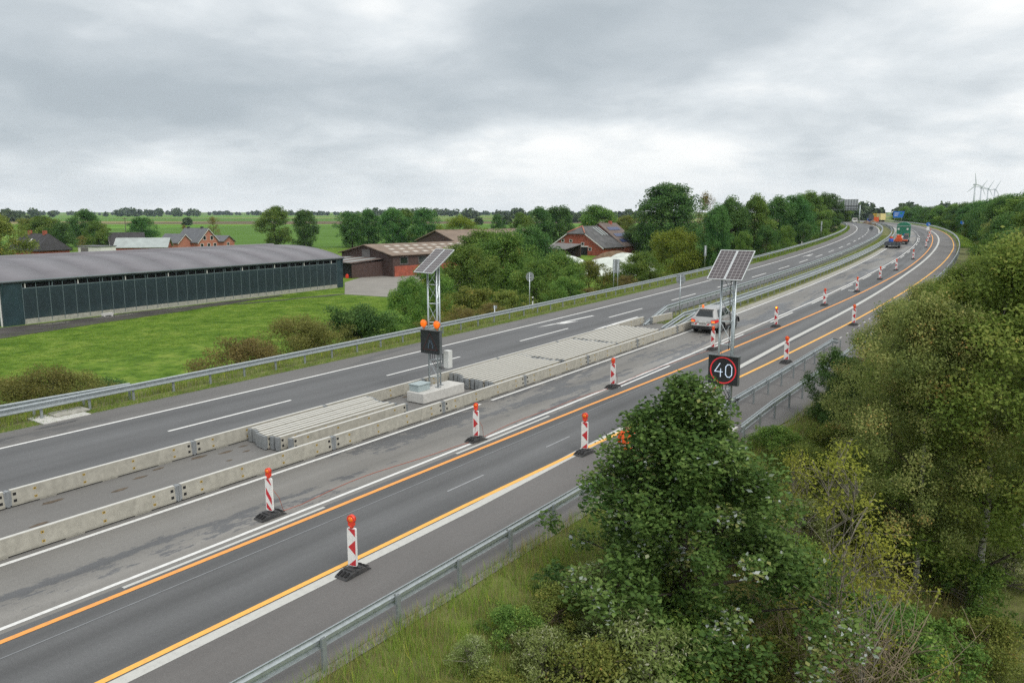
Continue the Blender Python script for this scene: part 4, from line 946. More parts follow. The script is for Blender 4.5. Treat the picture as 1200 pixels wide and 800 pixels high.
# ------------------------------------------------------------------ wind turbines
def turbine(u, vhub, Y, a0, rr_, label):
    p = ray(u, vhub, Y); hub = p.z - FIELD; g = empty('wind_turbine', (p.x, p.y, FIELD)); tag(g, label, 'wind turbine', 'wind turbines on the right horizon')
    MB().tube([(0, 0, 0), (0, 0, hub)], [2.6, 1.5], 12).build('tower', 'turbine', g); MB().box(-1.8, 1.8, -3.5, 6, hub - 1.6, hub + 1.9).build('nacelle', 'turbine', g, bevel=.5)
    for k in range(3):
        a = R(a0 + 120 * k); d = Vector((math.cos(a), 0, math.sin(a))); q = Vector((-d.z, 0, d.x)); h = Vector((0, -4.5, hub))
        P0 = [h + d * (rr_ * kk) + q * ww for kk, ww in ((0, .9), (.18, 2.1), (1, .55), (1, -.25), (.18, -.9), (0, -.9))]
        MB().add([tuple(v_) for v_ in P0] + [tuple(v_ + Vector((0, .5, 0))) for v_ in P0], [(0, 1, 4, 5), (1, 2, 3, 4), (11, 10, 7, 6), (10, 9, 8, 7)] + [(i, 6 + i, 6 + (i + 1) % 6, (i + 1) % 6) for i in range(6)]).build('blade', 'turbine', g)
    MB().ball((0, -4.2, hub), 1.5, 1.6, 1.5, 10, 6).build('hub', 'turbine', g)
turbine(1143, 216.5, 1900, 100, 27, 'nearest wind turbine with broad tower above the right trees'); turbine(1150, 219.5, 2500, 55, 26, 'wind turbine directly right of the nearest one'); turbine(1158, 221, 2600, 60, 30, 'third wind turbine from the left, blade leaning right'); turbine(1166, 222, 2700, 62, 32, 'rightmost wind turbine, only its slanting blade showing')

# ------------------------------------------------------------------ farm buildings
def at(u, Y, z=FIELD):
    p = ray(u, 260, Y); return Vector((p.x, Y, z))
def gable_parts(g, x0, x1, y0, y1, he, hr, wall, roof, over=.4, th=.18, z0=-.3, trim='trim_white', hip=0.):
    """walls with pointed ends across x, ridge along y, two roof planes"""
    xm = (x0 + x1) / 2
    w_ = MB().prism([(x0, z0), (x1, z0), (x1, he), (xm, hr - .12), (x0, he)], y0, y1).build('wall', wall, g)
    k = (hr - he) / (xm - x0); dz = over * k; ya, yb = y0 - over, y1 + over
    rf = []
    for sd in (-1, 1):
        xe = x0 - over if sd < 0 else x1 + over
        P = [(xe, ya, he - dz), (xm, ya + hip, hr), (xm, yb, hr), (xe, yb, he - dz)]
        if sd > 0: P = [P[0], P[3], P[2], P[1]]
        P = [Vector(p) + Vector((0, 0, .1)) for p in P]
        rf.append(MB().slab(*(P if sd > 0 else [P[0], P[1], P[2], P[3]][::-1]), th).build('roof', roof, g))
    if trim:
        for sd in (-1, 1):
            xe = x0 - over if sd < 0 else x1 + over
            P0, P1 = Vector((xe, ya - .03, he - dz + .1)), Vector((xm, ya + hip - .03, hr + .1)); d = Vector((0, 0, .22)); e_ = Vector((0, .06, 0))
            MB().add([P0 - d, P1 - d, P1, P0, P0 - d + e_, P1 - d + e_, P1 + e_, P0 + e_], [(0, 1, 2, 3), (7, 6, 5, 4), (0, 4, 5, 1), (1, 5, 6, 2), (2, 6, 7, 3), (3, 7, 4, 0)]).build('barge_board', trim, g)
    return rf
def window(parent, x, z, y, wd, h, axis='y', sgn=-1, frame='trim_white'):
    """framed pane proud of a wall that faces -y (axis y) or +x (axis x)"""
    def bx(b_, a0, a1, c0, c1, d0, d1, mi=0):
        return b_.box(a0, a1, min(d0, d1), max(d0, d1), c0, c1, mi) if axis == 'y' else b_.box(min(d0, d1), max(d0, d1), a0, a1, c0, c1, mi)
    b_ = MB()
    for a0, a1, c0, c1 in ((x - wd / 2, x + wd / 2, z, z + .1), (x - wd / 2, x + wd / 2, z + h - .1, z + h), (x - wd / 2, x - wd / 2 + .1, z + .1, z + h - .1), (x + wd / 2 - .1, x + wd / 2, z + .1, z + h - .1)): bx(b_, a0, a1, c0, c1, y + sgn * .01, y + sgn * .07)
    o = b_.build('window', frame, parent); bx(MB(), x - wd / 2 + .1, x + wd / 2 - .1, z + .1, z + h - .1, y + sgn * .008, y + sgn * .03).build('pane', 'glass_dark', o); return o

# the long cattle barn
A = Vector((-51.8, 80.4, FIELD)); HB = math.atan2(25.5, 43.2); LB = 50.2; WBN = 24.
g = empty('cattle_barn', A, (0, 0, -HB)); tag(g, 'long cattle barn with dark green curtain wall and curved grey roof', 'barn')
MB().box(-WBN + .3, -.35, .2, LB - .2, -.2, 4.2).build('interior_shade', 'hole_shade', g)  # solid block, the shade inside the barn put into its near-black colour
MB().box(-.3, .0, .9, LB - .9, -.2, .55).build('plinth', 'concrete_old', g)
npan = 33; py0, py1 = 2.1, LB - 1.3; stp = (py1 - py0) / npan
pmesh = MB().box(-.14, -.02, .03, stp - .03, .56, 3.72).mesh('curtain_panel', 'barn_net'); qmesh = MB().box(-.02, .03, -.028, .028, .2, 4.3).mesh('curtain_post', 'barn_post')
smesh = MB().box(-.12, -.02, .03, stp - .03, 3.72, 3.80).mesh('curtain_rail', 'barn_post')
rb = random.Random(5)
for i in range(npan):
    place('curtain_panel', pmesh, g, (rb.uniform(-.02, .02), py0 + i * stp, 0)); place('curtain_rail', smesh, g, (0, py0 + i * stp, 0))
for i in range(npan + 1): place('curtain_post', qmesh, g, (0, py0 + i * stp, 0))
for i in range(0, npan, 2): MB().box(-.1, .01, py0 + i * stp + .3, py0 + i * stp + .38, 3.8, 4.3).build('eave_bracket', 'trim_white' if i % 4 == 0 else 'barn_post', g)
for y0, y1 in ((.0, 2.05), (LB - 1.25, LB)): MB().box(-.3, .05, y0, y1, -.1, 4.3).build('corner_sheet', 'barn_sheet', g)
MB().box(-.32, -.2, -.12, .0, -.1, 4.3).build('corner_trim', 'trim_white', g)
MB().box(-.3, .12, -.15, LB + .15, 4.3, 4.55).build('fascia', 'barn_sheet', g); MB().tube([(.2, -.2, 4.55), (.2, LB + .2, 4.55)], .06, 8).build('gutter', 'barn_post', g)
arcp = []
for k in range(13):
    x = k / 12; arcp.append((.25 - x * (WBN / 2 + .25), 4.55 + 1.75 * (1 - (1 - x) ** 2.3)))
arcp += [(-WBN - a, z) for a, z in reversed(arcp[:-1])]
nsh = 10
for i in range(nsh):
    y0, y1 = -.3 + (LB + .6) * i / nsh, -.3 + (LB + .6) * (i + 1) / nsh
    prof = arcp + [(a, z - .12) for a, z in reversed(arcp)]
    sh = MB().prism(prof[::-1], y0 + .004, y1 - .004); sh.sm = [True] * (len(sh.sm) - 2) + [False] * 2
    sh.build('roof_sheet', 'barn_roof', g, (0, 0, rb.uniform(0, .012)))
prof = arcp + [(a, z + .02) for a, z in reversed(arcp)]
for i in range(nsh + 1): MB().prism([(a, z + .0) for a, z in arcp] + [(a, z + .012) for a, z in reversed(arcp)], -.3 + (LB + .6) * i / nsh - .03, -.3 + (LB + .6) * i / nsh + .03).build('roof_seam', 'barn_roof', g)
MB().prism([(-WBN / 2 - .8, 6.2), (-WBN / 2 + .8, 6.2), (-WBN / 2 + .5, 6.6), (-WBN / 2 - .5, 6.6)], 3, LB - 3).build('ridge_vent', 'barn_roof', g)
for y in (-.0, LB): MB().prism([(a, z - .13) for a, z in arcp] + [(-WBN - .1, -.1), (-.35, -.1)], y + (.02 if y == 0 else -.25), y + (.2 if y == 0 else -.05)).build('end_wall', 'barn_sheet', g)
# muddy track beside it, puddles, white trough, yard
def patch(name, pts, mat, z, kind='structure'):
    me = bpy.data.meshes.new(name); me.from_pydata([(p[0], p[1], z) for p in pts], [], [tuple(range(len(pts)))]); me.materials.append(MATS[mat]); me.update()
    if me.polygons[0].normal.z < 0: me.flip_normals()
    return tag(place(name, me), kind=kind)
def wavy(pl, pr, seed, amp=.35):
    r_ = random.Random(seed)
    def sub(p, q):
        n = 14; return [Vector(p).lerp(Vector(q), i / n) + Vector((r_.uniform(-amp, amp), r_.uniform(-amp, amp), 0)) for i in range(n + 1)]
    return sub(*pl) + sub(*pr)
def barnpt(x, y): 
    c_, s_ = math.cos(HB), math.sin(HB); return (A.x + x * c_ + y * s_, A.y - x * s_ + y * c_, 0)
patch('mud_track', wavy((barnpt(.5, -14), barnpt(.6, 36)), (barnpt(1.8, 36), barnpt(9.0, -14)), 3), 'mud', FIELD + .02)
patch('mud_track', wavy((barnpt(4.0, 26), barnpt(8, 49)), (barnpt(8.9, 48), barnpt(4.9, 26)), 8, .25), 'mud', FIELD + .02)
for i, (x, y, a, b_) in enumerate(((1.8, 11, .5, 3.2), (2.0, 4, .6, 2.0), (1.4, 19.5, .4, 2.2))):
    r_ = random.Random(i); P = []
    for k in range(16):
        q = 2 * math.pi * k / 16; kk = r_.uniform(.7, 1.1); P.append(barnpt(x + a * kk * math.cos(q), y + b_ * kk * math.sin(q)))
    patch('puddle', P, 'puddle', FIELD + .03)
o = MB().prism([(-.35, .5), (-.25, .12), (.25, .12), (.35, .5)], -.9, .9).box(-.3, .3, -.7, -.55, 0, .12).box(-.3, .3, .55, .7, 0, .12).build('trough', 'trim_white', None, (*barnpt(1.1, 10.5)[:2], FIELD), (0, 0, -HB)); o.scale = (.7, .7, .7); tag(o, 'small white trough standing at the barn plinth', 'trough')
patch('farm_yard', [flat(404, 331, FIELD), flat(404, 345, FIELD), flat(470, 349, FIELD), flat(560, 338, FIELD), flat(560, 318, FIELD), flat(440, 320, FIELD)], 'yard', FIELD + .025)

# brown cattle shed with lean-to
B = Vector((-21.36, 143.3, FIELD)); hb = R(43)
g = empty('brown_barn', B, (0, 0, -hb)); tag(g, 'dark brown barn with pale roof lights and lean-to beside the yard', 'barn')
W_, L_, he, hr = 15.6, 34., 3.9, 5.5
MB().prism([(-W_, -.2), (0, -.2), (0, he), (-W_ / 2, hr - .1), (-W_, he)], 0, L_).build('wall', 'timber_dark', g)
MB().box(.001, .06, .3, L_ - .3, -.2, 1.9).build('brick_base', 'brick_red', g)
for i in range(7): window(g, 2.5 + i * 4.4, 2.2, .0, 1.9, 1.3, 'x', 1, 'timber_grey')
MB().box(-9.0, -6.6, -.12, -.005, 2.3, 4.7).build('loft_door', 'timber_grey', g)
for sd in (-1, 1):
    xe = .5 if sd > 0 else -W_ - .5; k = (hr - he) / (W_ / 2); P = [(xe, -.6, he - .5 * k), (xe, L_ + .6, he - .5 * k), (-W_ / 2, L_ + .6, hr), (-W_ / 2, -.6, hr)]
    rf = MB().slab(*([Vector(p) + Vector((0, 0, .12)) for p in (P if sd > 0 else P[::-1])]), .15).build('roof', 'roof_brown', g)
    if sd > 0:
        for r_ in range(3):
            for c_ in range(14):
                f0 = .18 + r_ * .26; y = 1.4 + c_ * 2.3 + r_ * .7; a = Vector((xe, 0, he - .5 * k)); b_ = Vector((-W_ / 2, 0, hr)); p0 = a.lerp(b_, f0); p1 = a.lerp(b_, f0 + .11); up = Vector((0, 0, .145))
                MB().slab(p0 + Vector((0, y, 0)) + up, p0 + Vector((0, y + 1.15, 0)) + up, p1 + Vector((0, y + 1.15, 0)) + up, p1 + Vector((0, y, 0)) + up, .02).build('roof_light', 'skylight', rf)
ln = MB(); ln.box(-14.2, -3.0, -6.8, -6.7, -.1, .3); ln.box(-3.1, -3.0, -6.8, -.02, -.1, 2.7); ln.box(-14.2, -14.1, -6.8, -.02, -.1, 2.7); ln.build('lean_to_wall', 'timber_dark', g)
MB().box(-14.05, -3.15, -6.6, -.1, 0, 2.6).build('lean_to_shade', 'hole_shade', g)  # block filling the opening, painted near-black as shade under the roof
MB().slab((-14.5, -7.2, 2.72), (-2.7, -7.2, 2.72), (-2.7, -.05, 3.25), (-14.5, -.05, 3.25), .1).build('lean_to_roof', 'roof_tile_brown', g)
for i in range(3): MB().slab((-12.5 + i * 3.6, -6.9, 2.79), (-11.5 + i * 3.6, -6.9, 2.79), (-11.5 + i * 3.6, -.4, 3.26), (-12.5 + i * 3.6, -.4, 3.26), .03).build('lean_to_roof_light', 'roof_light', g)
o = MB().box(-.25, .25, -.25, .25, 0, .6).tube([(0, 0, .6), (0, 0, .75)], .1, 8).build('red_canister', 'lamp_red', None, (*flat(407, 326)[:2], FIELD + .03), bevel=.05); tag(o, 'small red canister beside the lean-to opening', 'canister')
# roof of the barn behind it
p = at(512, 172); g = empty('grey_roofed_barn', p, (0, 0, -R(48))); tag(g, 'barn with weathered grey brown roof behind the brown barn', 'barn')
gable_parts(g, -7.5, 7.5, 0, 26, 5.2, 7.5, 'timber_dark', 'roof_brown', trim=None)

# red brick farmhouse
p = at(676, 217.5); hb = R(40); g = empty('brick_farmhouse', p, (0, 0, -hb)); tag(g, 'red brick farmhouse with half-hipped dark roof behind the bushes', 'house')
W_ = 17.; he, hr = 2.3, 7.6; H2 = W_ / 2
MB().prism([(-H2, -.3), (H2, -.3), (H2, he), (H2 * .34, 5.75), (-H2 * .34, 5.75), (-H2, he)], 0, 10).build('front_wall', 'brick_red', g)
for sd in (-1, 1):
    P = [(sd * (H2 + .5), -.4, he - .3), (sd * (H2 + .5), 10.5, he - .3), (0, 10.5, hr), (0, 2.6, hr), (sd * H2 * .34, -.4, 5.8)]
    n_ = Vector((sd * .5, 0, .86)) * .12; V = [Vector(q) + n_ for q in P]; V2 = [v_ - n_ * 1.6 for v_ in V]
    fsn = [tuple(range(5)), tuple(range(9, 4, -1))] + [(i, 5 + i, 5 + (i + 1) % 5, (i + 1) % 5) for i in range(5)]
    MB().add(V + V2, fsn).build('roof', 'roof_old', g)
    P0, P1 = Vector((sd * (H2 + .5), -.46, he - .25)), Vector((sd * H2 * .34, -.46, 5.85)); d = Vector((0, 0, .3)); e_ = Vector((0, .05, 0))
    MB().add([P0 - d, P1 - d, P1, P0, P0 - d + e_, P1 - d + e_, P1 + e_, P0 + e_], [(0, 1, 2, 3), (7, 6, 5, 4), (0, 4, 5, 1), (1, 5, 6, 2), (2, 6, 7, 3), (3, 7, 4, 0)]).build('barge_board', 'trim_white', g)
    MB().tube([(0, 2.6, hr + .15), (sd * H2 * .34, -.4, 5.98)], .16, 6).build('hip_tiles', 'brick_pale', g)
V = [Vector((-H2 * .36, -.5, 5.78)), Vector((H2 * .36, -.5, 5.78)), Vector((0, 2.6, hr + .1))]
MB().add(V + [v_ - Vector((0, 0, .2)) for v_ in V], [(0, 1, 2), (5, 4, 3), (0, 3, 4, 1), (1, 4, 5, 2), (2, 5, 3, 0)]).build('half_hip', 'roof_old', g)
for x, z in ((-4.6, 3.3), (-1.9, 3.3), (2.0, 2.6), (4.4, 1.3)): window(g, x, z, 0, 1.0, .85)
MB().box(.4, 3.6, -.08, -.01, -.2, 2.2).build('barn_door', 'hole_shade', g); MB().box(.1, 3.9, -.14, -.02, 2.2, 2.5).build('door_lintel', 'trim_white', g)
gable_parts(g, -H2 + 1, H2, 10.2, 18.5, 2.4, 8.2, 'brick_red', 'roof_tile_brown', trim=None)
k = (8.2 - 2.4) / (H2 - .5)
for r_ in range(3):
    for c_ in range(6):
        f = [.18, .42, .70][r_]; a = Vector((H2 + .4, 0, 2.4 - .4 * k)); b_ = Vector((.5, 0, 8.2)); p0, p1 = a.lerp(b_, f), a.lerp(b_, f + .13); up = Vector((.12, 0, .16)); y = 11.2 + c_ * .98 + r_ * .1
        MB().slab(p0 + Vector((0, y, 0)) + up, p0 + Vector((0, y + .85, 0)) + up, p1 + Vector((0, y + .85, 0)) + up, p1 + Vector((0, y, 0)) + up, .03).build('solar_module', 'pv', g)
for c_ in range(3):
    a = Vector((H2 + .5, 0, he - .3)); b_ = Vector((0, 0, hr)); p0, p1 = a.lerp(b_, .55), a.lerp(b_, .92); up = Vector((.1, 0, .2)); y = 6.2 + c_ * 1.3
    MB().slab(p0 + Vector((0, y, 0)) + up, p0 + Vector((0, y + .5, 0)) + up, p1 + Vector((0, y + .5, 0)) + up, p1 + Vector((0, y, 0)) + up, .03).build('roof_light', 'roof_light', g)
MB().box(.1, .9, 15.2, 16, 7.6, 9.0).build('chimney', 'brick_red', g)
p = at(660, 208); g = empty('open_shed', p, (0, 0, -R(55))); tag(g, 'low open shed with sloping grey roof before the farmhouse', 'shed')
MB().slab((-6, -2.5, 2.2), (4, -2.5, 2.2), (4, 3, 3.4), (-6, 3, 3.4), .15).build('roof', 'timber_grey', g)
for x in (-5.6, -1, 3.6): MB().box(x - .1, x + .1, -2.2, -2.0, -.1, 2.2).build('post', 'timber_dark', g)
MB().box(-5.8, 3.8, 2.7, 2.9, -.1, 3.2).build('back_wall', 'timber_dark', g)
# silage heaps under white sheeting, timber pile
for i, (u, Y, rx, ry, h, lab) in enumerate(((662, 182, 6, 4, 1.7, 'white sheeted silage heap in front of the barn door'), (725, 165, 9, 5, 2.2, 'large white sheeted silage heap between bushes'), (706, 150, 7, 4.5, 1.6, 'low white sheeted silage heap nearest the bushes'), (735, 178, 6, 4, 2.4, 'far white silage heap beside the yellow-green tree'))):
    p = at(u, Y); heap('silage_heap', p.x, p.y, rx, ry, h, 'tarp_white', lab, 'silage heap', 60 + i, FIELD, R(-35))
p = at(722, 196); heap('timber_pile', p.x, p.y, 7, 2, 2.0, 'earth', 'brown timber pile before the brick farmhouse wall', 'timber pile', 77, FIELD, R(10))

# houses beyond the cattle barn
p = at(62, 205); g = empty('black_roofed_house', p, (0, 0, R(62))); g.scale = (.85, .85, .88); tag(g, 'house with steep black roof and two brick chimneys at far left', 'house')
MB().box(-5, 5, .8, 15, -.3, 2.5).build('wall', 'brick_red', g)
hw, hrr = 5.6, 6.8
for sd in (-1, 1):
    P = [(sd * hw, .1, 2.1), (sd * hw, 16, 2.1), (0, 15, hrr), (0, 2.4, hrr)]; MB().slab(*(P if sd > 0 else P[::-1]), .25).build('roof', 'roof_black', g)
V = [Vector((-hw, .1, 2.1)), Vector((hw, .1, 2.1)), Vector((0, 2.4, hrr))]; MB().add(V + [v_ - Vector((0, -.2, .2)) for v_ in V], [(0, 1, 2), (5, 4, 3), (0, 3, 4, 1), (1, 4, 5, 2), (2, 5, 3, 0)]).build('roof_end', 'roof_black', g)
for y in (4.0, 11.5): MB().box(-.45, .45, y, y + 1.0, hrr - .4, hrr + .9).build('chimney', 'brick_red', g)
P0 = Vector((-hw, 0, 2.1)).lerp(Vector((0, 0, hrr)), .5); P1 = Vector((-hw, 0, 2.1)).lerp(Vector((0, 0, hrr)), .68); n_ = Vector((-.06, 0, .06))
MB().slab(P0 + Vector((0, 8.3, 0)) + n_, P0 + Vector((0, 7.6, 0)) + n_, P1 + Vector((0, 7.6, 0)) + n_, P1 + Vector((0, 8.3, 0)) + n_, .05).build('roof_window', 'trim_white', g)

p = at(136, 225); g = empty('long_shed', p, (0, 0, -R(78))); tag(g, 'long shed with red gable and pale corrugated roof behind the barn', 'shed')
gable_parts(g, -3.6, 3.6, 0, 13.5, 1.9, 4.1, 'brick_red', 'roof_light')
p = at(127, 236); g = empty('small_brick_house', p, (0, 0, -R(60))); tag(g, 'small brick house with white gable edges left of the long shed', 'house')
gable_parts(g, -3.4, 3.4, 0, 9, 2.3, 5.3, 'brick_pale', 'roof_black'); window(g, 0, 2.3, 0, .9, 1.0)
p = at(243, 250); hb = R(-62); g = empty('brick_house', p, (0, 0, -hb)); tag(g, 'pinkish brick house with grey roof and white gable trim', 'house')
rf = gable_parts(g, -4.1, 4.1, 0, 10, 2.3, 6.3, 'brick_pale', 'roof_grey')
for x in (-1.5, 1.3): window(g, x, 2.9, 0, 1.2, 1.3)
for x in (-2.6, 0, 2.4): window(g, x, .6, 0, 1.2, 1.3)
k = (6.3 - 2.3) / 4.1
for y in (3.2, 6.5):
    a = Vector((-4.5, 0, 2.3 - .4 * k)); b_ = Vector((0, 0, 6.3)); p0, p1 = a.lerp(b_, .38), a.lerp(b_, .6); n_ = Vector((-.15, 0, .16))
    MB().slab(p0 + Vector((0, y + .9, 0)) + n_, p0 + Vector((0, y, 0)) + n_, p1 + Vector((0, y, 0)) + n_, p1 + Vector((0, y + .9, 0)) + n_, .05).build('roof_window', 'trim_white', g)
for y in (2.2, 8.2): MB().box(-.3, .3, y, y + .7, 6.0, 7.0).build('chimney', 'roof_black', g)
p = at(209, 246); g = empty('brick_annex', p, (0, 0, R(70))); tag(g, 'low brick annex with dark roof left of the pinkish house', 'annex')
gable_parts(g, -3, 3, -2, 5, 2.3, 4.7, 'brick_pale', 'roof_grey')
p = at(261, 256); g = empty('brick_outbuilding', p, (0, 0, -R(-70))); tag(g, 'small outbuilding with dark roof right of the pinkish house', 'outbuilding')
gable_parts(g, -2.6, 2.6, -2, 3.5, 2.3, 3.9, 'brick_pale', 'roof_grey', trim=None); window(g, -.5, 1.0, -2, 1.2, 1.0)
p = at(102, 215); g = empty('flat_garage', p, (0, 0, R(-20))); tag(g, 'low flat-roofed garage behind the barn roof at left', 'garage')
MB().box(-4, 4, 0, 5, -.2, 2.3).build('wall', 'trim_white', g); MB().box(-4.2, 4.2, -.2, 5.2, 2.3, 2.5).build('roof', 'roof_grey', g); MB().box(-3, -.4, -.05, -.005, 0, 2.0).build('garage_door', 'timber_grey', g)
p = at(146.5, 300); g = empty('power_pole', p); tag(g, 'wooden power pole standing in the meadow behind the sheds', 'pole')
MB().tube([(0, 0, 0), (0, 0, 9.5)], [.16, .1], 6).build('mast', 'bark', g); MB().box(-.9, .9, -.06, .06, 8.9, 9.05).build('crossarm', 'bark', g)

# ------------------------------------------------------------------ vegetation
def np_mesh(name, V, F, mat, rnd_=None):
    """V (n,3), F (m,k) -> mesh; rnd_: one value per face"""
    me = bpy.data.meshes.new(name); m_, k = F.shape
    me.vertices.add(len(V)); me.vertices.foreach_set('co', V.astype(np.float32).ravel())
    me.loops.add(m_ * k); me.loops.foreach_set('vertex_index', F.astype(np.int32).ravel())
    me.polygons.add(m_); me.polygons.foreach_set('loop_start', np.arange(0, m_ * k, k, dtype=np.int32)); me.polygons.foreach_set('loop_total', np.full(m_, k, dtype=np.int32))
    me.update(calc_edges=True)
    if rnd_ is not None: at_ = me.attributes.new('rnd', 'FLOAT', 'FACE'); at_.data.foreach_set('value', rnd_.astype(np.float32))
    me.materials.append(MATS[mat]); return me
def unit(a): return a / np.maximum(np.linalg.norm(a, axis=1, keepdims=True), 1e-6)
def leaves(name, P, size, mat, rg, aspect=.55, up=.5, rv=None, droop=0.):
    """one folded kite per leaf"""
    n = len(P); sz = size * rg.uniform(.6, 1.3, (n, 1))
    nr = unit(rg.normal(size=(n, 3)) + np.array([0, 0, up])); tg = unit(np.cross(nr, rg.normal(size=(n, 3)))); tg[:, 2] -= droop; tg = unit(tg)
    bi = unit(np.cross(nr, tg)); w_ = sz * aspect * .5; l_ = sz * .5; fo = nr * sz * rg.uniform(.05, .22, (n, 1))
    V = np.stack([P - tg * l_, P + bi * w_ + fo - tg * l_ * .1, P + tg * l_, P - bi * w_ + fo - tg * l_ * .1], 1).reshape(-1, 3)
    F = np.arange(4 * n).reshape(n, 4); return np_mesh(name, V, F, mat, rg.uniform(0, 1, n) if rv is None else rv)
TREES = {}
def tree_data(key, h, r, base, ncl, nleaf, lsize, csize, shape, seed, leaf, bark='bark', tr=.16, limbs=14, aspect=.55, droop=0., low=.0, stems=1, lobes=.22, stemtop=.86):
    rg = np.random.default_rng(seed); ph = rg.uniform(0, 6.28, 4); C = []; S = []
    for i in range(ncl):
        f = base + (1 - base) * (rg.uniform() ** (.8 if shape != 'birch' else .95)); k = (f - base) / (1 - base)
        if shape == 'round': env = math.sqrt(max(.04, 1 - (2 * k - .92) ** 2 * .92)) if k < .97 else .3
        elif shape == 'oval': env = math.sin(math.pi * min(1, .16 + .84 * k)) ** .6 * .95 + .05
        elif shape == 'birch': env = (math.sin(math.pi * (.12 + .88 * k) ** .8) ** .75) * .95 + .06
        elif shape == 'ovate': env = min(1, (1 - k) ** .84 * 1.16 + .04) * (.75 + .25 * min(1, k / .25))
        elif shape == 'cone': env = (1 - k) ** .75 + .06
        else: env = math.sqrt(max(.1, 1 - k * k))          # bush: widest at the ground
        a = rg.uniform(0, 6.283); lo = 1 + lobes * math.sin(3 * a + ph[0] + 3 * k) + lobes * .7 * math.sin(5 * a + ph[1] - 4 * k)
        rad = r * env * lo * math.sqrt(rg.uniform(.02, 1.0))
        C.append((rad * math.cos(a), rad * math.sin(a), f * h * (1 + .05 * math.sin(2 * a + ph[2])) - (csize * .6 if k > .9 else 0))); S.append(csize * rg.uniform(.55, 1.25))
    C = np.array(C); S = np.array(S); wt = S ** 2; cnt = np.maximum(3, (nleaf * wt / wt.sum()).astype(int))
    idx = np.repeat(np.arange(ncl), cnt); n = len(idx)
    d = unit(rg.normal(size=(n, 3))); rr = rg.uniform(0, 1, (n, 1)) ** .45; off = d * rr * S[idx][:, None]; off[:, 2] *= 1.25 if shape == 'ovate' else .72
    if droop: off[:, 2] -= droop * S[idx] * rg.uniform(0, 1.2, n)
    P = C[idx] + off; P[:, 2] = np.maximum(P[:, 2], .05)
    # a leaf's own hue drifts from clump to clump
    rv = rg.normal(.44, .15, n) + rg.normal(0, .15, ncl)[idx]
    if leaf in ('leaf_oak', 'leaf_willow'): rv += (rg.uniform(0, 1, ncl) < .14)[idx] * (rg.uniform(0, 1, n) < .5) * .42
    rv = np.clip(rv, 0, 1)
    crown = leaves(key + '_crown', P, lsize, leaf, rg, aspect, 1.0, rv, droop * .5)
    b_ = MB(); rng = random.Random(seed)
    for sidx in range(stems):
        lean = (rng.uniform(-.5, .5) * r * .55 * (stems > 1), rng.uniform(-.5, .5) * r * .55 * (stems > 1)); path = []; rad = []
        nt_ = 9
        for i in range(nt_ + 1):
            k = i / nt_; path.append((lean[0] * k + rng.uniform(-.03, .03) * h * k * .6 + (.15 * rng.uniform(-1, 1) if stems > 1 else 0) * (i == 0), lean[1] * k + rng.uniform(-.03, .03) * h * k * .6, -.35 + k * (h * stemtop + .35))); rad.append(tr * (1.25 if i == 0 else 1) * (1 - .88 * k) / (stems ** .5))
        b_.tube(path, rad, 7)
        order = rng.sample(range(ncl), min(limbs // stems + 1, ncl))
        for ci in order:
            c = Vector(C[ci]); zt = max(h * .12, min(c.z - .25 * math.hypot(c.x, c.y) - .08 * h, h * stemtop * .95)); kk = max(0, min(1, (zt + .35) / (h * stemtop + .35))); q = kk * nt_; i0 = min(nt_ - 1, int(q)); p0 = Vector(path[i0]).lerp(Vector(path[i0 + 1]), q - i0)
            r0 = max(.012, tr * (1 - .88 * kk) * .5); mid = p0.lerp(c, .5) + Vector((0, 0, .06 * h * rng.uniform(-.3, .6)))
            b_.tube([p0, mid, c, c + (c - mid) * .35], [r0, r0 * .6, r0 * .3, .006], 5, 1, caps=False)
    TREES[key] = (b_.mesh(key + '_trunk', [bark, 'bark' if bark == 'bark_birch' else bark]), crown)
KIND_RZ = random.Random(99)
def plant(key, x, y, label, cat='tree', name='tree', scale=1., sz=None, group=None, z=None, rz=None):
    tm, cm = TREES[key]
    g = empty(name, (x, y, (ground_z(x, y) if z is None else z) - .05), (0, 0, KIND_RZ.uniform(0, 6.28) if rz is None else rz)); k = sz or scale; g.scale = (scale, scale, k)
    tag(g, label, cat, group); place('trunk' if cat == 'tree' else 'stems', tm, g); place('crown' if cat == 'tree' else 'foliage', cm, g); return g

# prototypes (unit heights in metres, scaled when planted)
tree_data('oak_a', 14, 6.0, .05, 120, 17000, .46, 1.9, 'round', 1, 'leaf_dark', tr=.32, limbs=22, lobes=.14)
tree_data('oak_b', 14, 5.2, .06, 100, 15000, .44, 1.8, 'oval', 2, 'leaf_mid', tr=.28, limbs=22, lobes=.16)
tree_data('oak_c', 14, 5.6, .04, 110, 16000, .44, 1.8, 'round', 3, 'leaf_dark', tr=.28, limbs=18, lobes=.2)
tree_data('big_oak', 19, 7.6, .04, 260, 42000, .44, 1.7, 'round', 41, 'leaf_dark', tr=.5, limbs=30, lobes=.09)
tree_data('olive_tree', 12, 5.4, .02, 100, 16000, .36, 1.5, 'round', 5, 'leaf_olive', tr=.25, limbs=18, lobes=.15)
tree_data('lime_tree', 9, 5.0, .02, 100, 22000, .25, 1.25, 'round', 6, 'leaf_lime', tr=.2, limbs=18, lobes=.15)
tree_data('brown_tree', 12, 4.2, .15, 50, 4500, .3, 1.3, 'oval', 7, 'leaf_brown', tr=.22, limbs=36)
tree_data('side_a', 11, 3.6, .0, 130, 34000, .24, 1.15, 'oval', 8, 'leaf_mid', tr=.2, limbs=24, lobes=.13)
tree_data('side_b', 11, 3.9, .0, 130, 34000, .24, 1.2, 'round', 9, 'leaf_dark', tr=.2, limbs=22, lobes=.13)
tree_data('side_c', 10, 3.4, .0, 120, 34000, .20, 1.05, 'oval', 10, 'leaf_birch', tr=.18, limbs=22, lobes=.16)
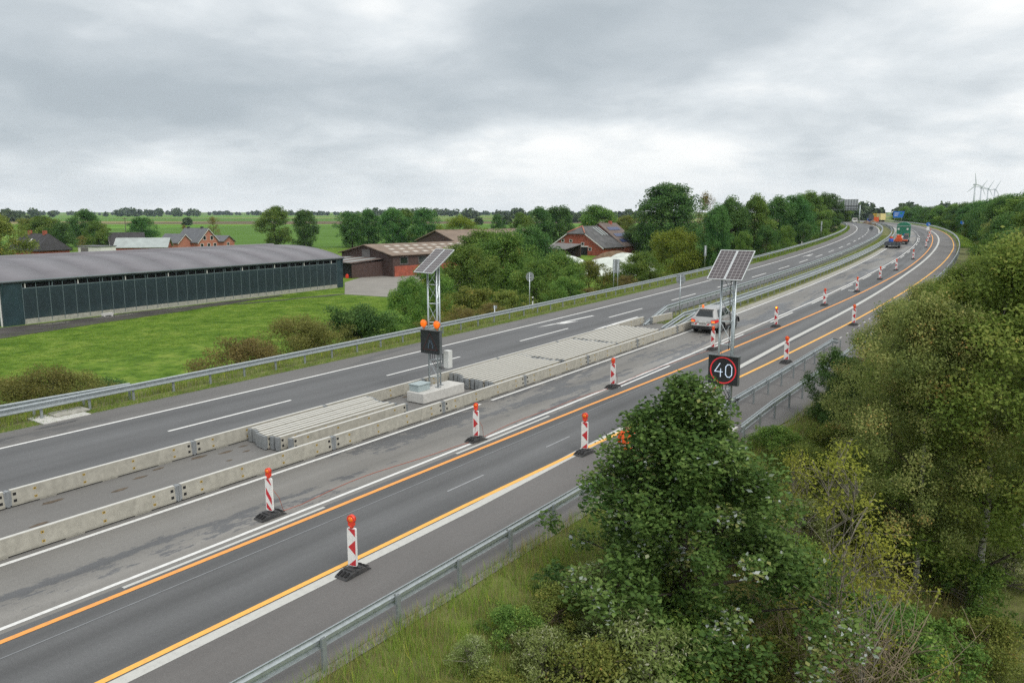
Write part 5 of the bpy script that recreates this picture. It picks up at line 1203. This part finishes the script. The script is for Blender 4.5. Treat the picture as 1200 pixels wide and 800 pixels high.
tree_data('shrub_a', 4.2, 3.0, .0, 60, 17000, .14, .8, 'bush', 11, 'leaf_mid', tr=.07, limbs=22, stems=4)
tree_data('shrub_b', 3.6, 2.5, .0, 56, 17000, .13, .7, 'bush', 12, 'leaf_dark', tr=.06, limbs=22, stems=4)
tree_data('shrub_c', 2.6, 2.1, .0, 60, 14000, .085, .5, 'bush', 13, 'leaf_pale', tr=.04, limbs=22, stems=5, aspect=.4)
tree_data('shrub_d', 2.6, 2.0, .0, 50, 11000, .085, .5, 'bush', 14, 'leaf_brown', tr=.04, limbs=30, stems=5)
tree_data('hedge_tree', 6.5, 3.4, .0, 110, 30000, .17, 1.0, 'round', 15, 'leaf_mid', tr=.14, limbs=24, stems=3, lobes=.15)
tree_data('front_oak', 7.2, 2.85, .0, 240, 66000, .11, .44, 'ovate', 21, 'leaf_oak', tr=.12, limbs=60, aspect=.62, lobes=.16)
tree_data('birch_a', 10.6, 3.0, .24, 330, 95000, .085, .56, 'birch', 22, 'leaf_birch', 'bark_birch', tr=.13, limbs=46, aspect=.7, droop=.6, lobes=.14)
tree_data('birch_b', 10.0, 2.7, .2, 300, 85000, .085, .54, 'birch', 23, 'leaf_birchgreen', 'bark_birch', tr=.10, limbs=40, aspect=.7, droop=.6, lobes=.14)
tree_data('alder', 5.0, 2.3, .0, 130, 42000, .10, .55, 'round', 24, 'leaf_dark', 'bark', tr=.09, limbs=30, aspect=.7, stems=3)
tree_data('willow_low', 1.4, 1.0, .0, 70, 9000, .075, .26, 'bush', 25, 'leaf_willow', 'bark_grey', tr=.02, limbs=60, stems=6, aspect=.36)
tree_data('bramble', 1.1, 1.1, .0, 70, 9000, .065, .26, 'bush', 26, 'leaf_olive', 'twig_dry', tr=.015, limbs=60, stems=6, aspect=.55)
tree_data('sapling_yellow', 4.6, 1.2, .25, 80, 2400, .07, .30, 'oval', 27, 'leaf_yellow', 'bark_grey', tr=.045, limbs=70, stems=6, aspect=.5, lobes=.4)
tree_data('green_low', 1.3, 1.1, .0, 60, 9000, .075, .28, 'bush', 28, 'leaf_mid', 'bark_grey', tr=.02, limbs=40, stems=5, aspect=.6)
def far_tree(key, u, Y, topv, wpx, label, group, name='tree', z=None):
    """stand a tree at distance Y in column u; crown height and width follow from what the photograph shows at that distance"""
    x = (u - 600) / F_PX * Y * 1.005; tm, cm = TREES[key]; zb = ground_z(x, Y) if z is None else z
    h = ray(u, topv, Y).z - zb; h0 = H0.setdefault(key, max(v.co.z for v in cm.vertices)); r0 = R0.setdefault(key, sorted(math.hypot(v.co.x, v.co.y) for v in cm.vertices)[int(len(cm.vertices) * .97)])
    k = (wpx / 2 * Y / F_PX) / r0
    return plant(key, x, Y, label, 'tree', name, k, h / h0, group, zb)
H0, R0 = {}, {}
MG = 'trees in the meadows behind the barns'
for i, (key, u, Y, tv, wp, lab) in enumerate((
    ('olive_tree', 5, 150, 249, 74, 'brownish green tree at the left frame edge'), ('oak_b', 62, 250, 252, 52, 'rounded tree right behind the black roofed house'), ('olive_tree', 45, 262, 254, 40, 'olive tree behind the left chimney'), ('oak_c', 80, 240, 259, 34, 'dark tree right of the black roof'),
    ('oak_a', 108, 268, 244, 36, 'tall dark tree left of the sheds'), ('oak_b', 121, 235, 258, 34, 'shorter tree in front of the tall dark one near the sheds'), ('oak_c', 172, 262, 253, 35, 'round dark tree standing alone above the long shed'), ('brown_tree', 255, 285, 252, 18, 'brownish tree right of the pinkish house'),
    ('brown_tree', 221, 285, 262, 12, 'thin small tree behind the pinkish house roof'), ('oak_b', 326, 262, 240, 40, 'tree with airy crown above the barn roof'), ('oak_c', 360, 262, 244, 34, 'dense tree beside the airy one above the barn roof'),
    ('oak_a', 415, 262, 247, 36, 'leftmost of the dense row above the brown barn'), ('oak_c', 434, 268, 243, 36, 'second tree of the dense row above the brown barn'), ('oak_a', 462, 260, 242, 38, 'third tree of the dense row above the brown barn'), ('oak_b', 476, 272, 243, 30, 'fourth tree of the dense row above the brown barn'), ('oak_c', 499, 262, 242, 38, 'last tree of the dense row above the brown barn'),
    ('lime_tree', 540, 240, 250, 50, 'light green tree above the grey roofed barn'), ('oak_c', 583, 320, 250, 20, 'small dark tree in the far meadow'), ('oak_b', 612, 235, 248, 34, 'tree left of the farmhouse group'), ('oak_a', 632, 240, 241, 38, 'dark tree left behind the farmhouse'), ('oak_c', 655, 245, 239, 42, 'tall dark tree behind the farmhouse gable'),
    ('oak_b', 700, 262, 239, 50, 'wide tree behind the farmhouse ridge'), ('olive_tree', 733, 250, 251, 40, 'olive tree between farmhouse and great oak'), ('brown_tree', 822, 235, 222, 28, 'half bare brown tree beside the great oak'), ('oak_a', 745, 225, 262, 34, 'dark tree at the foot of the great oak'),
    ('oak_b', 690, 270, 250, 30, 'small tree peeking over the farmhouse roof'), ('brown_tree', 65, 220, 278, 12, 'small bare tree right of the black roof'), ('brown_tree', 102, 228, 275, 14, 'small bare tree left of the sheds'))):
    far_tree(key, u, Y, tv, wp, lab, MG)
far_tree('big_oak', 782, 208, 212, 82, 'great dark oak towering behind the left carriageway', MG)
far_tree('lime_tree', 789, 125, 264, 80, 'broad yellow-green tree below the great oak', MG)
# shrubs and trees between the left guardrail and the farm
LG = 'bushes behind the left guardrail'
for i, (key, u, Y, tv, wp, lab) in enumerate((
    ('hedge_tree', 478, 72, 322, 52, 'dark bush left of the solar warning sign panel'), ('hedge_tree', 505, 80, 306, 60, 'bush directly behind the solar warning sign'), ('hedge_tree', 545, 92, 283, 92, 'tall hedge tree right of the solar panel'), ('hedge_tree', 590, 98, 266, 90, 'tall hedge tree above the round sign'),
    ('side_a', 560, 112, 266, 70, 'hedge tree behind the tall one right of solar panel'), ('hedge_tree', 630, 84, 300, 74, 'wide dark bush behind the round sign pole'), ('hedge_tree', 655, 96, 292, 70, 'bush right of the round sign'), ('side_b', 620, 118, 262, 66, 'dark hedge tree farther behind the round sign'),
    ('olive_tree', 690, 100, 303, 56, 'olive bush before the silage heaps'), ('hedge_tree', 748, 98, 292, 58, 'dark pointed bush left of the yellow-green tree'), ('hedge_tree', 720, 112, 318, 44, 'low bush beside the grey board'), ('olive_tree', 552, 72, 334, 74, 'brownish olive bush right of the sign mast'), ('olive_tree', 596, 76, 338, 60, 'olive bush low behind the guardrail left of round sign'),
    ('olive_tree', 850, 142, 268, 46, 'grey olive tree under the left roadside trees'), ('hedge_tree', 815, 128, 290, 40, 'bush right of the yellow-green tree'), ('olive_tree', 772, 100, 318, 40, 'low olive bush under the yellow-green tree'))):
    far_tree(key, u, Y, tv, wp, lab, LG)
for i, (key, u, t, sc_, lab) in enumerate((
    ('shrub_b', 415, -19.5, 1.15, 'dark round bush left of the sign lamps'), ('shrub_c', 345, -19.5, 1.6, 'pale feathery bush beside the dark round bush'), ('shrub_d', 275, -20, 1.35, 'brown green bush left of the feathery one'), ('shrub_c', 60, -18.2, 1.15, 'yellowish bush behind the doubled guardrail'), ('shrub_c', 20, -18.6, 1.15, 'yellowish bush at the left frame edge behind guardrail'), ('shrub_c', 95, -18.0, .95, 'low yellowish bush right of the drain slabs'),
    ('shrub_b', 124, -19.5, .62, 'small dark shrub alone above the guardrail'), ('shrub_a', 455, -18.5, .75, 'green bush under the dark hedge left of sign'), ('shrub_c', 375, -18.2, 1.2, 'pale low bush right of the feathery one'), ('shrub_d', 315, -18, .8, 'low brownish bush just behind the guardrail'), ('shrub_c', 510, -18, .75, 'pale bush beside the left sign mast'), ('shrub_d', 540, -17.5, .8, 'brown bush right of the left sign mast'), ('shrub_d', 575, -17.3, .75, 'brown low bush left of the tiny board'),
    ('shrub_d', 735, -17.2, .8, 'brown low bush right of the grey board'), ('shrub_d', 690, -17, .6, 'brown low bush left of the grey board'), ('shrub_a', 665, -18, .8, 'green bush low between round sign and grey board'))):
    s = s_at(u, t); p = ST(s, t); plant(key, p.x, p.y, lab, 'bush', 'bush', sc_, group='low bushes behind the left guardrail')
# tree row on the left of the curve
for i, (u, tv, wp, key) in enumerate(((838, 236, 40, 'side_b'), (853, 227, 50, 'side_b'), (880, 225, 48, 'side_a'), (905, 227, 46, 'side_b'), (926, 225, 44, 'side_b'), (945, 222, 44, 'side_a'), (962, 224, 40, 'side_b'), (974, 231, 32, 'side_b'), (982, 240, 22, 'side_a'))):
    t = -20.5 - (i % 2) * 3; s = s_at(u, t); p = ST(s, t)
    far_tree(key, u, p.y, tv, wp, '%s tree of the left roadside row, counted from the great oak' % ORD[i].capitalize(), 'left roadside tree row')
for i, (u, tv, wp) in enumerate(((868, 268, 30), (893, 262, 34), (916, 262, 30), (937, 258, 30), (957, 256, 26), (972, 254, 22), (984, 254, 14))):
    t = -17.6; s = s_at(u, t); p = ST(s, t); far_tree('shrub_b' if i % 2 else 'shrub_a', u, p.y, tv, wp, '%s undergrowth bush below the left roadside row, from the oak' % ORD[i].capitalize(), 'undergrowth of left roadside row', 'bush')
# right of the road: low near trees first, then the tall row round the curve
RGp = 'right roadside trees'
rr = random.Random(31); cnt = 0
def right_tree(key, s, t, topv, wid, lab):
    p = ST(s, t); u = uv_of(p)[0]; zb = ground_z(p.x, p.y); d_ = p.y; far_tree(key, u, d_, topv, wid * F_PX / d_, lab, RGp)
rows_ = [(36, 20, 290, 6, 'side_c'), (40, 17, 335, 5, 'side_c'), (47, 15.5, 345, 4.2, 'side_c'), (50, 21, 270, 6, 'side_c'), (55, 17.5, 305, 5.5, 'side_c'), (62, 15.8, 318, 4.6, 'side_a'), (66, 18.5, 262, 6.5, 'side_b'), (72, 16, 296, 5, 'side_c'), (78, 19.5, 226, 8, 'side_a'), (84, 16.0, 270, 5.5, 'side_a'), (88, 21, 216, 8.5, 'side_b'), (97, 16.6, 247, 6.5, 'side_b'), (104, 20.0, 217, 8.5, 'side_b'), (108, 15.8, 252, 5.5, 'side_c'), (114, 17.2, 228, 8, 'side_a'), (122, 19.5, 220, 8, 'side_a'), (130, 16.3, 227, 8, 'side_b'), (140, 18.6, 222, 8, 'side_b'), (150, 16.2, 229, 8, 'side_b'), (160, 15.4, 256, 5, 'side_a'), (166, 18, 226, 8.5, 'side_a'), (176, 16.4, 231, 8.5, 'side_b'), (188, 18.5, 229, 8.5, 'side_b'), (200, 16.5, 233, 8.5, 'side_b'), (212, 19, 231, 9, 'side_a'), (220, 16, 246, 6.5, 'side_a'), (230, 18, 234, 9, 'side_b'), (246, 17.5, 235, 9, 'side_b'), (258, 20, 234, 9.5, 'side_a'), (268, 17, 246, 8, 'side_a'), (280, 19, 236, 10, 'side_b'), (296, 22, 236, 10, 'side_b'), (312, 20, 238, 10, 'side_a'), (332, 24, 237, 11, 'side_b'), (352, 22, 240, 11, 'side_a'), (378, 24, 240, 11, 'side_b'), (405, 26, 241, 11, 'side_b'), (436, 28, 241, 12, 'side_b'), (470, 31, 241, 12, 'side_a')]
rows_.sort()
for i, (s, t, tv, wd, key) in enumerate(rows_):
    what = {'side_a': 'Mid green', 'side_b': 'Dark green', 'side_c': 'Yellowish green'}[key]
    right_tree(key, s, t, tv, wd, '%s tree right of the road, %s along the row from the birches' % (what, ORD[i]))
# foreground trees on the right slope
z_ = lambda x, y: ground_z(x, y)
def near(key, u, Y, topv, lab, cat='tree', name='tree', group=None, wk=1., rz=None):
    x = (u - 600) / F_PX * Y * .99; zb = z_(x, Y); cm = TREES[key][1]; h0 = H0.setdefault(key, max(v.co.z for v in cm.vertices)); k = (ray(u, topv, Y).z - zb) / h0
    return plant(key, x, Y, lab, cat, name, k * wk, k, group, zb, rz)
near('front_oak', 814, 16.4, 430, 'leafy young oak with pale leaf backs in the foreground', wk=1.48, rz=.6)
near('birch_a', 1108, 21.5, 335, 'birch with bare white lower trunk right of the yellow sapling', wk=.95, rz=2.2)
near('birch_b', 1190, 21.5, 262, 'leaning birch at the right frame edge', wk=1.15, rz=4.)
near('birch_a', 1062, 27.5, 345, 'birch behind the yellow sapling beside the guardrail', wk=1.1, rz=1.)
near('birch_b', 1150, 30, 292, 'birch rising behind the leaning one', wk=1.05, rz=5.2)
near('birch_a', 1235, 27, 236, 'birch cut off by the right frame edge', wk=1.0, rz=3.3)
near('birch_a', 1095, 37, 322, 'birch farthest along the right slope', wk=1.2, rz=.2)
near('alder', 1000, 31, 405, 'dark rounded alder bush beside the outer guardrail', 'bush', 'bush', wk=.82)
near('alder', 1030, 29.5, 415, 'second dark alder bush right of the first', 'bush', 'bush', wk=.8)
near('sapling_yellow', 1003, 16.8, 512, 'yellow-leaved sapling with bare stems in the right foreground', wk=1.05, rz=.4)
near('sapling_yellow', 950, 18.5, 520, 'thin yellow sapling just right of the oak', wk=.8, rz=5.)
near('sapling_yellow', 1055, 14.6, 610, 'smaller yellow-leaved sapling low at the right', wk=.9, rz=2.4)
def slope_hit(u, v):
    p = flat(u, v, 0.)
    for _ in range(60): p = flat(u, v, p.z + .4 * (ground_z(p.x, p.y) - p.z))
    return p
for i, (key, u, v, k, lab) in enumerate((
    ('willow_low', 700, 715, .8, 'silvery willow shrub left of the oak foot'), ('willow_low', 640, 800, .8, 'silvery willow shrub at the bottom frame edge'), ('willow_low', 715, 790, .95, 'willow shrub between oak and bottom frame edge'), ('green_low', 770, 720, 1.3, 'green shrub before the oak trunk'), ('bramble', 580, 830, .6, 'brownish bramble left of the silvery willow'), ('bramble', 680, 830, 1.2, 'bramble at the bottom centre right'), ('green_low', 900, 690, 1.2, 'green shrub right of the oak'), ('willow_low', 945, 640, 1.0, 'pale shrub between oak and yellow sapling'),
    ('bramble', 930, 790, 1.2, 'dry bramble at the bottom right'), ('bramble', 1035, 800, 1.1, 'dry bramble under the small sapling'), ('bramble', 940, 560, 1.1, 'bramble behind the oak on the slope'), ('bramble', 975, 530, 1.1, 'bramble before the dark alder'), ('green_low', 905, 530, .8, 'low green shrub beside the outer guardrail'), ('green_low', 820, 800, 1.4, 'green shrub at the bottom under the oak'), ('bramble', 880, 820, 1.4, 'bramble at the bottom right of the oak'), ('green_low', 1130, 720, 1.2, 'green shrub at the birch foot'), ('willow_low', 755, 830, 1.4, 'willow shrub at the bottom below the oak'), ('bramble', 520, 830, .45, 'small bramble near the foreground guardrail'), ('green_low', 960, 700, 1.0, 'green shrub among the dry stems'), ('willow_low', 1180, 690, 1.2, 'pale shrub before the leaning birch'), ('green_low', 600, 745, .55, 'small green shrub in the open grass by the guardrail'), ('bramble', 650, 730, .7, 'low bramble in the grass left of the oak'), ('willow_low', 555, 785, .5, 'small silvery shrub in the grass near the bottom'),
    ('green_low', 1000, 770, 1.3, 'green shrub below the yellow sapling'), ('bramble', 985, 640, 1.5, 'olive shrub behind the yellow sapling'), ('green_low', 1080, 790, 1.2, 'green shrub right of the small sapling'), ('willow_low', 1040, 660, 1.5, 'pale shrub between sapling and white birch trunk'), ('bramble', 1150, 780, 1.2, 'olive shrub at the bottom right corner'), ('green_low', 1080, 610, 1.6, 'green shrub behind the bare twigs'))):
    p = slope_hit(u, v); plant(key, p.x, p.y, lab, 'bush', 'bush', k, group='shrubs on the right slope')
# bare twigs of a dead shrub
def dead_shrub(x, y, n, h, seed, label):
    r_ = random.Random(seed); b_ = MB()
    for i in range(n):
        a = r_.uniform(0, 6.28); q = r_.uniform(.1, .9); L_ = h * r_.uniform(.5, 1.1); p0 = Vector((r_.uniform(-.5, .5), r_.uniform(-.5, .5), -.1)); p1 = p0 + Vector((math.cos(a) * q * .5, math.sin(a) * q * .5, .55)) * L_; p2 = p0 + Vector((math.cos(a + .3) * q, math.sin(a + .3) * q, .95)) * L_
        b_.tube([p0, p1, p2], [.016, .01, .004], 4, caps=False)
        for k in range(4):
            m_ = p1.lerp(p2, r_.uniform(0, .9)); b_.tube([m_, m_ + Vector((r_.uniform(-.5, .5), r_.uniform(-.5, .5), r_.uniform(.0, .5)))], [.007, .003], 3, caps=False)
    tag(b_.build('dead_shrub', 'twig_dry', None, (x, y, ground_z(x, y))), label, 'bush')
for i, (u, Y, n, h, lab) in enumerate(((1010, 15.6, 60, 2.6, 'bare grey twigs around the yellow sapling'), (1065, 16.4, 50, 2.8, 'bare branching twigs left of the white birch trunk'), (960, 15.2, 60, 2.2, 'tangle of dry stems left of the yellow sapling'), (1040, 13.2, 50, 1.8, 'dry twigs low at the bottom right'), (990, 13, 50, 1.8, 'dry twigs under the yellow sapling'))):
    x = (u - 600) / F_PX * Y; dead_shrub(x, Y, n, h, 200 + i, lab)

# ------------------------------------------------------------------ grass and weeds (uncountable)
def grass(name, label, s0, s1, t0, t1, n, h, wd, mat, seed, clump=.0, keep=None, dense_near=True):
    rg = np.random.default_rng(seed); ss = s0 + (s1 - s0) * rg.uniform(0, 1, n) ** (1.5 if dense_near else 1); tt = rg.uniform(t0, t1, n)
    if clump:
        cs = rg.uniform(0, 1, (max(8, n // 22), 2)); ci = rg.integers(0, len(cs), n); ss = s0 + (s1 - s0) * cs[ci, 0] ** (1.5 if dense_near else 1) + rg.normal(0, clump, n); tt = t0 + (t1 - t0) * cs[ci, 1] + rg.normal(0, clump, n); tt = np.clip(tt, t0, t1); ss = np.clip(ss, s0, s1)
    if keep is not None: m_ = keep(ss, tt); ss, tt = ss[m_], tt[m_]; n = len(ss)
    a = TH0 - K1 * ss; x = X0 + (np.cos(a) - math.cos(TH0)) / K1 + tt * np.cos(a); y = Y0 - (np.sin(a) - math.sin(TH0)) / K1 - tt * np.sin(a)
    zr = np.where(ss < 130, GR * ss, GR * 130 + GR * 230 * (np.clip((ss - 130) / 230, 0, 1) - np.clip((ss - 130) / 230, 0, 1) ** 2 / 2))
    z = np.where(tt < -14.8, np.maximum(FIELD, zr - (-14.8 - tt) * .5), np.where(tt > 13, np.maximum(FIELD, zr - (tt - 13) * .45), zr)) - .06
    B = np.stack([x, y, z], 1); hh = h * rg.uniform(.4, 1.25, n)[:, None]; an = rg.uniform(0, 6.283, n); d = np.stack([np.cos(an), np.sin(an), np.zeros(n)], 1); w_ = wd * rg.uniform(.6, 1.3, n)[:, None]
    ln_ = rg.uniform(.05, .75, n)[:, None]; an2 = an + 1.57 + rg.normal(0, .5, n); e_ = np.stack([np.cos(an2), np.sin(an2), np.zeros(n)], 1); up = np.array([[0, 0, 1.]])
    M = B + up * hh * .6 + e_ * hh * ln_ * .3; T = B + up * hh * (1 - .25 * ln_) + e_ * hh * ln_
    V = np.stack([B - d * w_, B + d * w_, T], 1).reshape(-1, 3); F = np.arange(3 * n).reshape(n, 3)
    o = place(name, np_mesh(name, V, F, mat, np.clip(rg.normal(.5, .22, n), 0, 1))); return tag(o, label, 'grass', kind='stuff')
shoulder = lambda ss, tt: tt > np.interp(ss, [13, 21, 46, 58], [10.25, 12.35, 12.25, 11.05])
grass('verge_grass', 'green grass on the right slope', -9, 60, 10.2, 24, 190000, .30, .007, 'grass_green', 1, .0, shoulder)
grass('tall_grass', 'tall grass tussocks on the right slope', -9, 50, 10.5, 20, 90000, .5, .006, 'grass_green', 2, .2, shoulder)
grass('dry_grass', 'straw coloured grass along the right guardrail', -9, 60, 10.2, 15, 50000, .44, .005, 'grass_dry', 3, .22, shoulder)
grass('dry_grass', 'tall brown dead grass below the oak and sapling', -8, 16, 14.5, 20, 40000, .95, .006, 'grass_dry', 13, .3)
grass('verge_grass', 'rank grass at the foot of the right slope', -9, 14, 19, 36, 45000, .4, .009, 'grass_green', 14)
st_(strip('gravel_strip', lambda s: SH(s), lambda s: SH(s) + .25, S0, 60, 'gravel', -.008, 2.))
grass('verge_grass', 'short green grass along the left carriageway edge', -10, 110, -13.25, -12.35, 42000, .13, .012, 'grass_fresh', 4)
grass('verge_grass', 'grass and weeds behind the left guardrail', -12, 110, -20, -13.3, 60000, .42, .014, 'grass_green', 5, .0)
grass('dry_grass', 'pale dry grass behind the left guardrail', -12, 90, -20, -13.6, 24000, .5, .012, 'reed', 6, .3)
grass('median_grass', 'grass growing in the narrow median strip', 43, 200, -3.4, -1.0, 26000, .22, .014, 'grass_green', 7)
grass('verge_grass', 'grass edging the far left carriageway', 105, 300, -16, -12.4, 16000, .3, .04, 'grass_fresh', 8)
grass('verge_grass', 'grass edging the far right shoulder', 150, 400, 11.5, 17, 14000, .4, .05, 'grass_green', 9)
# pasture tufts in front of the cattle barn
rg = np.random.default_rng(77); n = 70000
u_ = rg.uniform(-2, 26, n); v__ = rg.uniform(-14, 40, n); c_, s_ = math.cos(HB), math.sin(HB); ok = (u_ > 5 - np.clip(v__, 0, 40) * .1)
X = A.x + u_ * c_ + v__ * s_; Y = A.y - u_ * s_ + v__ * c_; X, Y = X[ok], Y[ok]; n = len(X)
B_ = np.stack([X, Y, np.full(n, FIELD - .02)], 1); hh = rg.uniform(.03, .11, n)[:, None]; an = rg.uniform(0, 6.28, n); d = np.stack([np.cos(an), np.sin(an), np.zeros(n)], 1) * .03
V = np.stack([B_ - d, B_ + d, B_ + np.array([[0, 0, 1.]]) * hh + d * rg.uniform(-2, 2, (n, 1))], 1).reshape(-1, 3)
tag(place('pasture_grass', np_mesh('pasture_grass', V, np.arange(3 * n).reshape(n, 3), 'grass_fresh', rg.uniform(0, .9, n))), 'grass tufts in the pasture before the cattle barn', 'grass', kind='stuff')
# far woods along the horizon: read as one mass
rg = np.random.default_rng(5); C = []
def wood(u0, u1, Y, hpx, dens):
    x0, x1 = (u0 - 600) / F_PX * Y, (u1 - 600) / F_PX * Y; n_ = int((x1 - x0) / 9 * dens)
    for i in range(n_):
        x = rg.uniform(x0, x1); hm = hpx * Y / F_PX * rg.uniform(.55, 1.15); C.append((x, Y + rg.uniform(-40, 40), hm))
wood(-700, 720, 2700, 4.6, 1.0); wood(-60, 60, 1500, 10, .8); wood(120, 240, 1900, 9, 1.0); wood(440, 560, 1900, 9, 1); wood(300, 440, 2400, 5.5, .6); wood(545, 760, 1300, 11, 1.1); wood(640, 760, 900, 12, .8); wood(985, 1110, 800, 22, 1.3); wood(-100, 40, 900, 13, .35); wood(60, 100, 760, 12, .5); wood(205, 230, 700, 9, .6); wood(560, 620, 700, 8, .4); wood(300, 520, 800, 3, .25)
P = []
for (x, y, h) in C:
    k = 90 if y > 1000 else 170; d = unit(rg.normal(size=(k, 3))) * (rg.uniform(0, 1, (k, 1)) ** .5); P.append(np.array([[x, y, FIELD + h * .52]]) + d * np.array([[h * .55, h * .5, h * .5]]))
P = np.concatenate(P); P[:, 2] = np.maximum(P[:, 2], FIELD + .5)
o = place('far_wood', leaves('far_wood', P, 5.6, 'leaf_far', rg, .8, .4)); tag(o, 'bluish far woods along the flat horizon', 'wood', kind='stuff')

# ------------------------------------------------------------------ worker behind the oak
s, t = 12.9, 9.95; g = empty('person', ST(s, t, .0), (0, 0, R(-20))); tag(g, 'person in orange work clothes on the shoulder, mostly behind the oak', 'person')
m, t_, p_ = newmat('work_clothes'); nn, ll = t_.nodes.new, t_.links.new
tcn = nn('ShaderNodeTexCoord'); sp_ = nn('ShaderNodeSeparateXYZ'); ll(tcn.outputs['Object'], sp_.inputs[0]); mr_ = nn('ShaderNodeMapRange'); mr_.inputs[2].default_value = 2.0; ll(sp_.outputs[2], mr_.inputs[0])
rp = nn('ShaderNodeValToRGB'); rp.color_ramp.interpolation = 'CONSTANT'; es = rp.color_ramp.elements; es[0].color = (.02, .02, .02, 1); es[1].position = .055; es[1].color = (.85, .11, .02, 1)
for a, c_ in ((.20, (.6, .6, .58)), (.225, (.85, .11, .02)), (.50, (.6, .6, .58)), (.53, (.85, .11, .02)), (.765, (.45, .27, .2))): es.new(a).color = (*c_, 1)
ll(mr_.outputs[0], rp.inputs[0]); ll(rp.outputs[0], p_.inputs['Base Color']); p_.inputs['Roughness'].default_value = .8
plain('skin', (.45, .27, .2), .6); plain('hair_dark', (.02, .017, .015), .8)
J = {'pel': (0, 0, .95, .15), 'sp': (0, .01, 1.15, .15), 'ch': (0, .0, 1.36, .17), 'nk': (0, .02, 1.50, .06), 'hd': (0, .03, 1.58, .075), 'hd2': (0, .03, 1.68, .085),
     'hl': (-.1, 0, .90, .10), 'kl': (-.12, .03, .50, .075), 'al': (-.13, 0, .10, .055), 'tl': (-.14, .16, .04, .045), 'hr': (.1, 0, .90, .10), 'kr': (.12, .04, .50, .075), 'ar': (.14, .0, .10, .055), 'tr': (.15, .16, .04, .045),
     'shl': (-.2, 0, 1.42, .085), 'ell': (-.27, .02, 1.14, .06), 'wl': (-.22, .2, .98, .042), 'shr': (.2, 0, 1.42, .085), 'elr': (.34, .16, 1.28, .06), 'wr': (.30, .40, 1.42, .042)}
ks = list(J); me = bpy.data.meshes.new('body'); E_ = [('pel', 'sp'), ('sp', 'ch'), ('ch', 'nk'), ('nk', 'hd'), ('hd', 'hd2'), ('pel', 'hl'), ('hl', 'kl'), ('kl', 'al'), ('al', 'tl'), ('pel', 'hr'), ('hr', 'kr'), ('kr', 'ar'), ('ar', 'tr'), ('ch', 'shl'), ('shl', 'ell'), ('ell', 'wl'), ('ch', 'shr'), ('shr', 'elr'), ('elr', 'wr')]
me.from_pydata([J[k][:3] for k in ks], [(ks.index(a), ks.index(b_)) for a, b_ in E_], []); me.materials.append(MATS['work_clothes'])
o = place('body', me, g); o.modifiers.new('skin', 'SKIN')
for i, k in enumerate(ks): me.skin_vertices[0].data[i].radius = (J[k][3], J[k][3]); me.skin_vertices[0].data[i].use_root = (k == 'pel')
sb = o.modifiers.new('sub', 'SUBSURF'); sb.levels = 2; sb.render_levels = 2
h = MB().ball((0, .03, 1.68), .095, .115, .13, 16, 12); h.ball((0, .145, 1.665), .018, .022, .028, 6, 5); h.ball((-.1, .03, 1.67), .015, .025, .035, 6, 5); h.ball((.1, .03, 1.67), .015, .025, .035, 6, 5); ho = h.build('head', 'skin', g)
MB().ball((0, .01, 1.735), .105, .12, .09, 14, 8).build('hair', 'hair_dark', ho)
e2 = MB()
for x in (-.036, .036): e2.ball((x, .135, 1.69), .014, .01, .009, 6, 5)
e2.box(-.03, .03, .136, .142, 1.605, 1.615); e2.build('eyes_and_mouth', 'hair_dark', ho)
for sx_, (x, y, z) in ((-1, (-.21, .25, .95)), (1, (.29, .45, 1.45))):
    hn = MB().ball((x, y, z), .042, .05, .03, 10, 6)
    for k in range(4): q = x - .03 + .02 * k; hn.tube([(q, y + .03, z), (q, y + .075 + .008 * (k in (1, 2)), z - .005), (q, y + .09 + .01 * (k in (1, 2)), z - .035)], [.011, .0095, .008], 6)
    hn.tube([(x - sx_ * .03, y, z + .005), (x - sx_ * .06, y + .035, z + .0), (x - sx_ * .05, y + .065, z - .015)], [.012, .011, .009], 6); hn.build('hand', 'skin', g)
o = MB().box(-.06, .06, -.04, .04, -.05, .05).tube([(0, .04, 0), (0, .1, 0)], .035, 10).build('camera', 'sign_black', None, ST(s, t, 0) + Vector((.35, .32, 1.41)), (0, 0, R(-20)), .01); tag(o, 'small black camera held up by the person in orange', 'camera')
# orange tipped marker on the guardrail below the worker
p = ST(10.9, 10.42, .7); g = empty('rail_marker', p, (0, 0, -hd(11))); tag(g, 'small red and white marker clipped onto the foreground guardrail', 'marker')
MB().box(-.05, .05, -.04, .04, .0, .16).build('white_body', 'white_sheet', g); MB().box(-.05, .05, -.04, .04, .16, .27).build('red_tip', 'lamp_red', g)

# ------------------------------------------------------------------ air: light haze around everything on the ground
hm = bpy.data.materials.new('haze'); hm.use_nodes = True; hn = hm.node_tree; hn.nodes.clear()
ho_ = hn.nodes.new('ShaderNodeOutputMaterial'); hv = hn.nodes.new('ShaderNodeVolumePrincipled'); hv.inputs['Color'].default_value = (.70, .84, 1.0, 1); hv.inputs['Density'].default_value = .000065; hv.inputs['Anisotropy'].default_value = 0.
hn.links.new(hv.outputs[0], ho_.inputs['Volume']); MATS['haze'] = hm
try: hm.cycles.homogeneous_volume = True
except Exception: pass
tag(MB().box(-3200, 3200, -200, 3300, FIELD - 1.2, 112).build('haze', 'haze'), 'thin pale haze over the flat land', 'haze', kind='stuff')
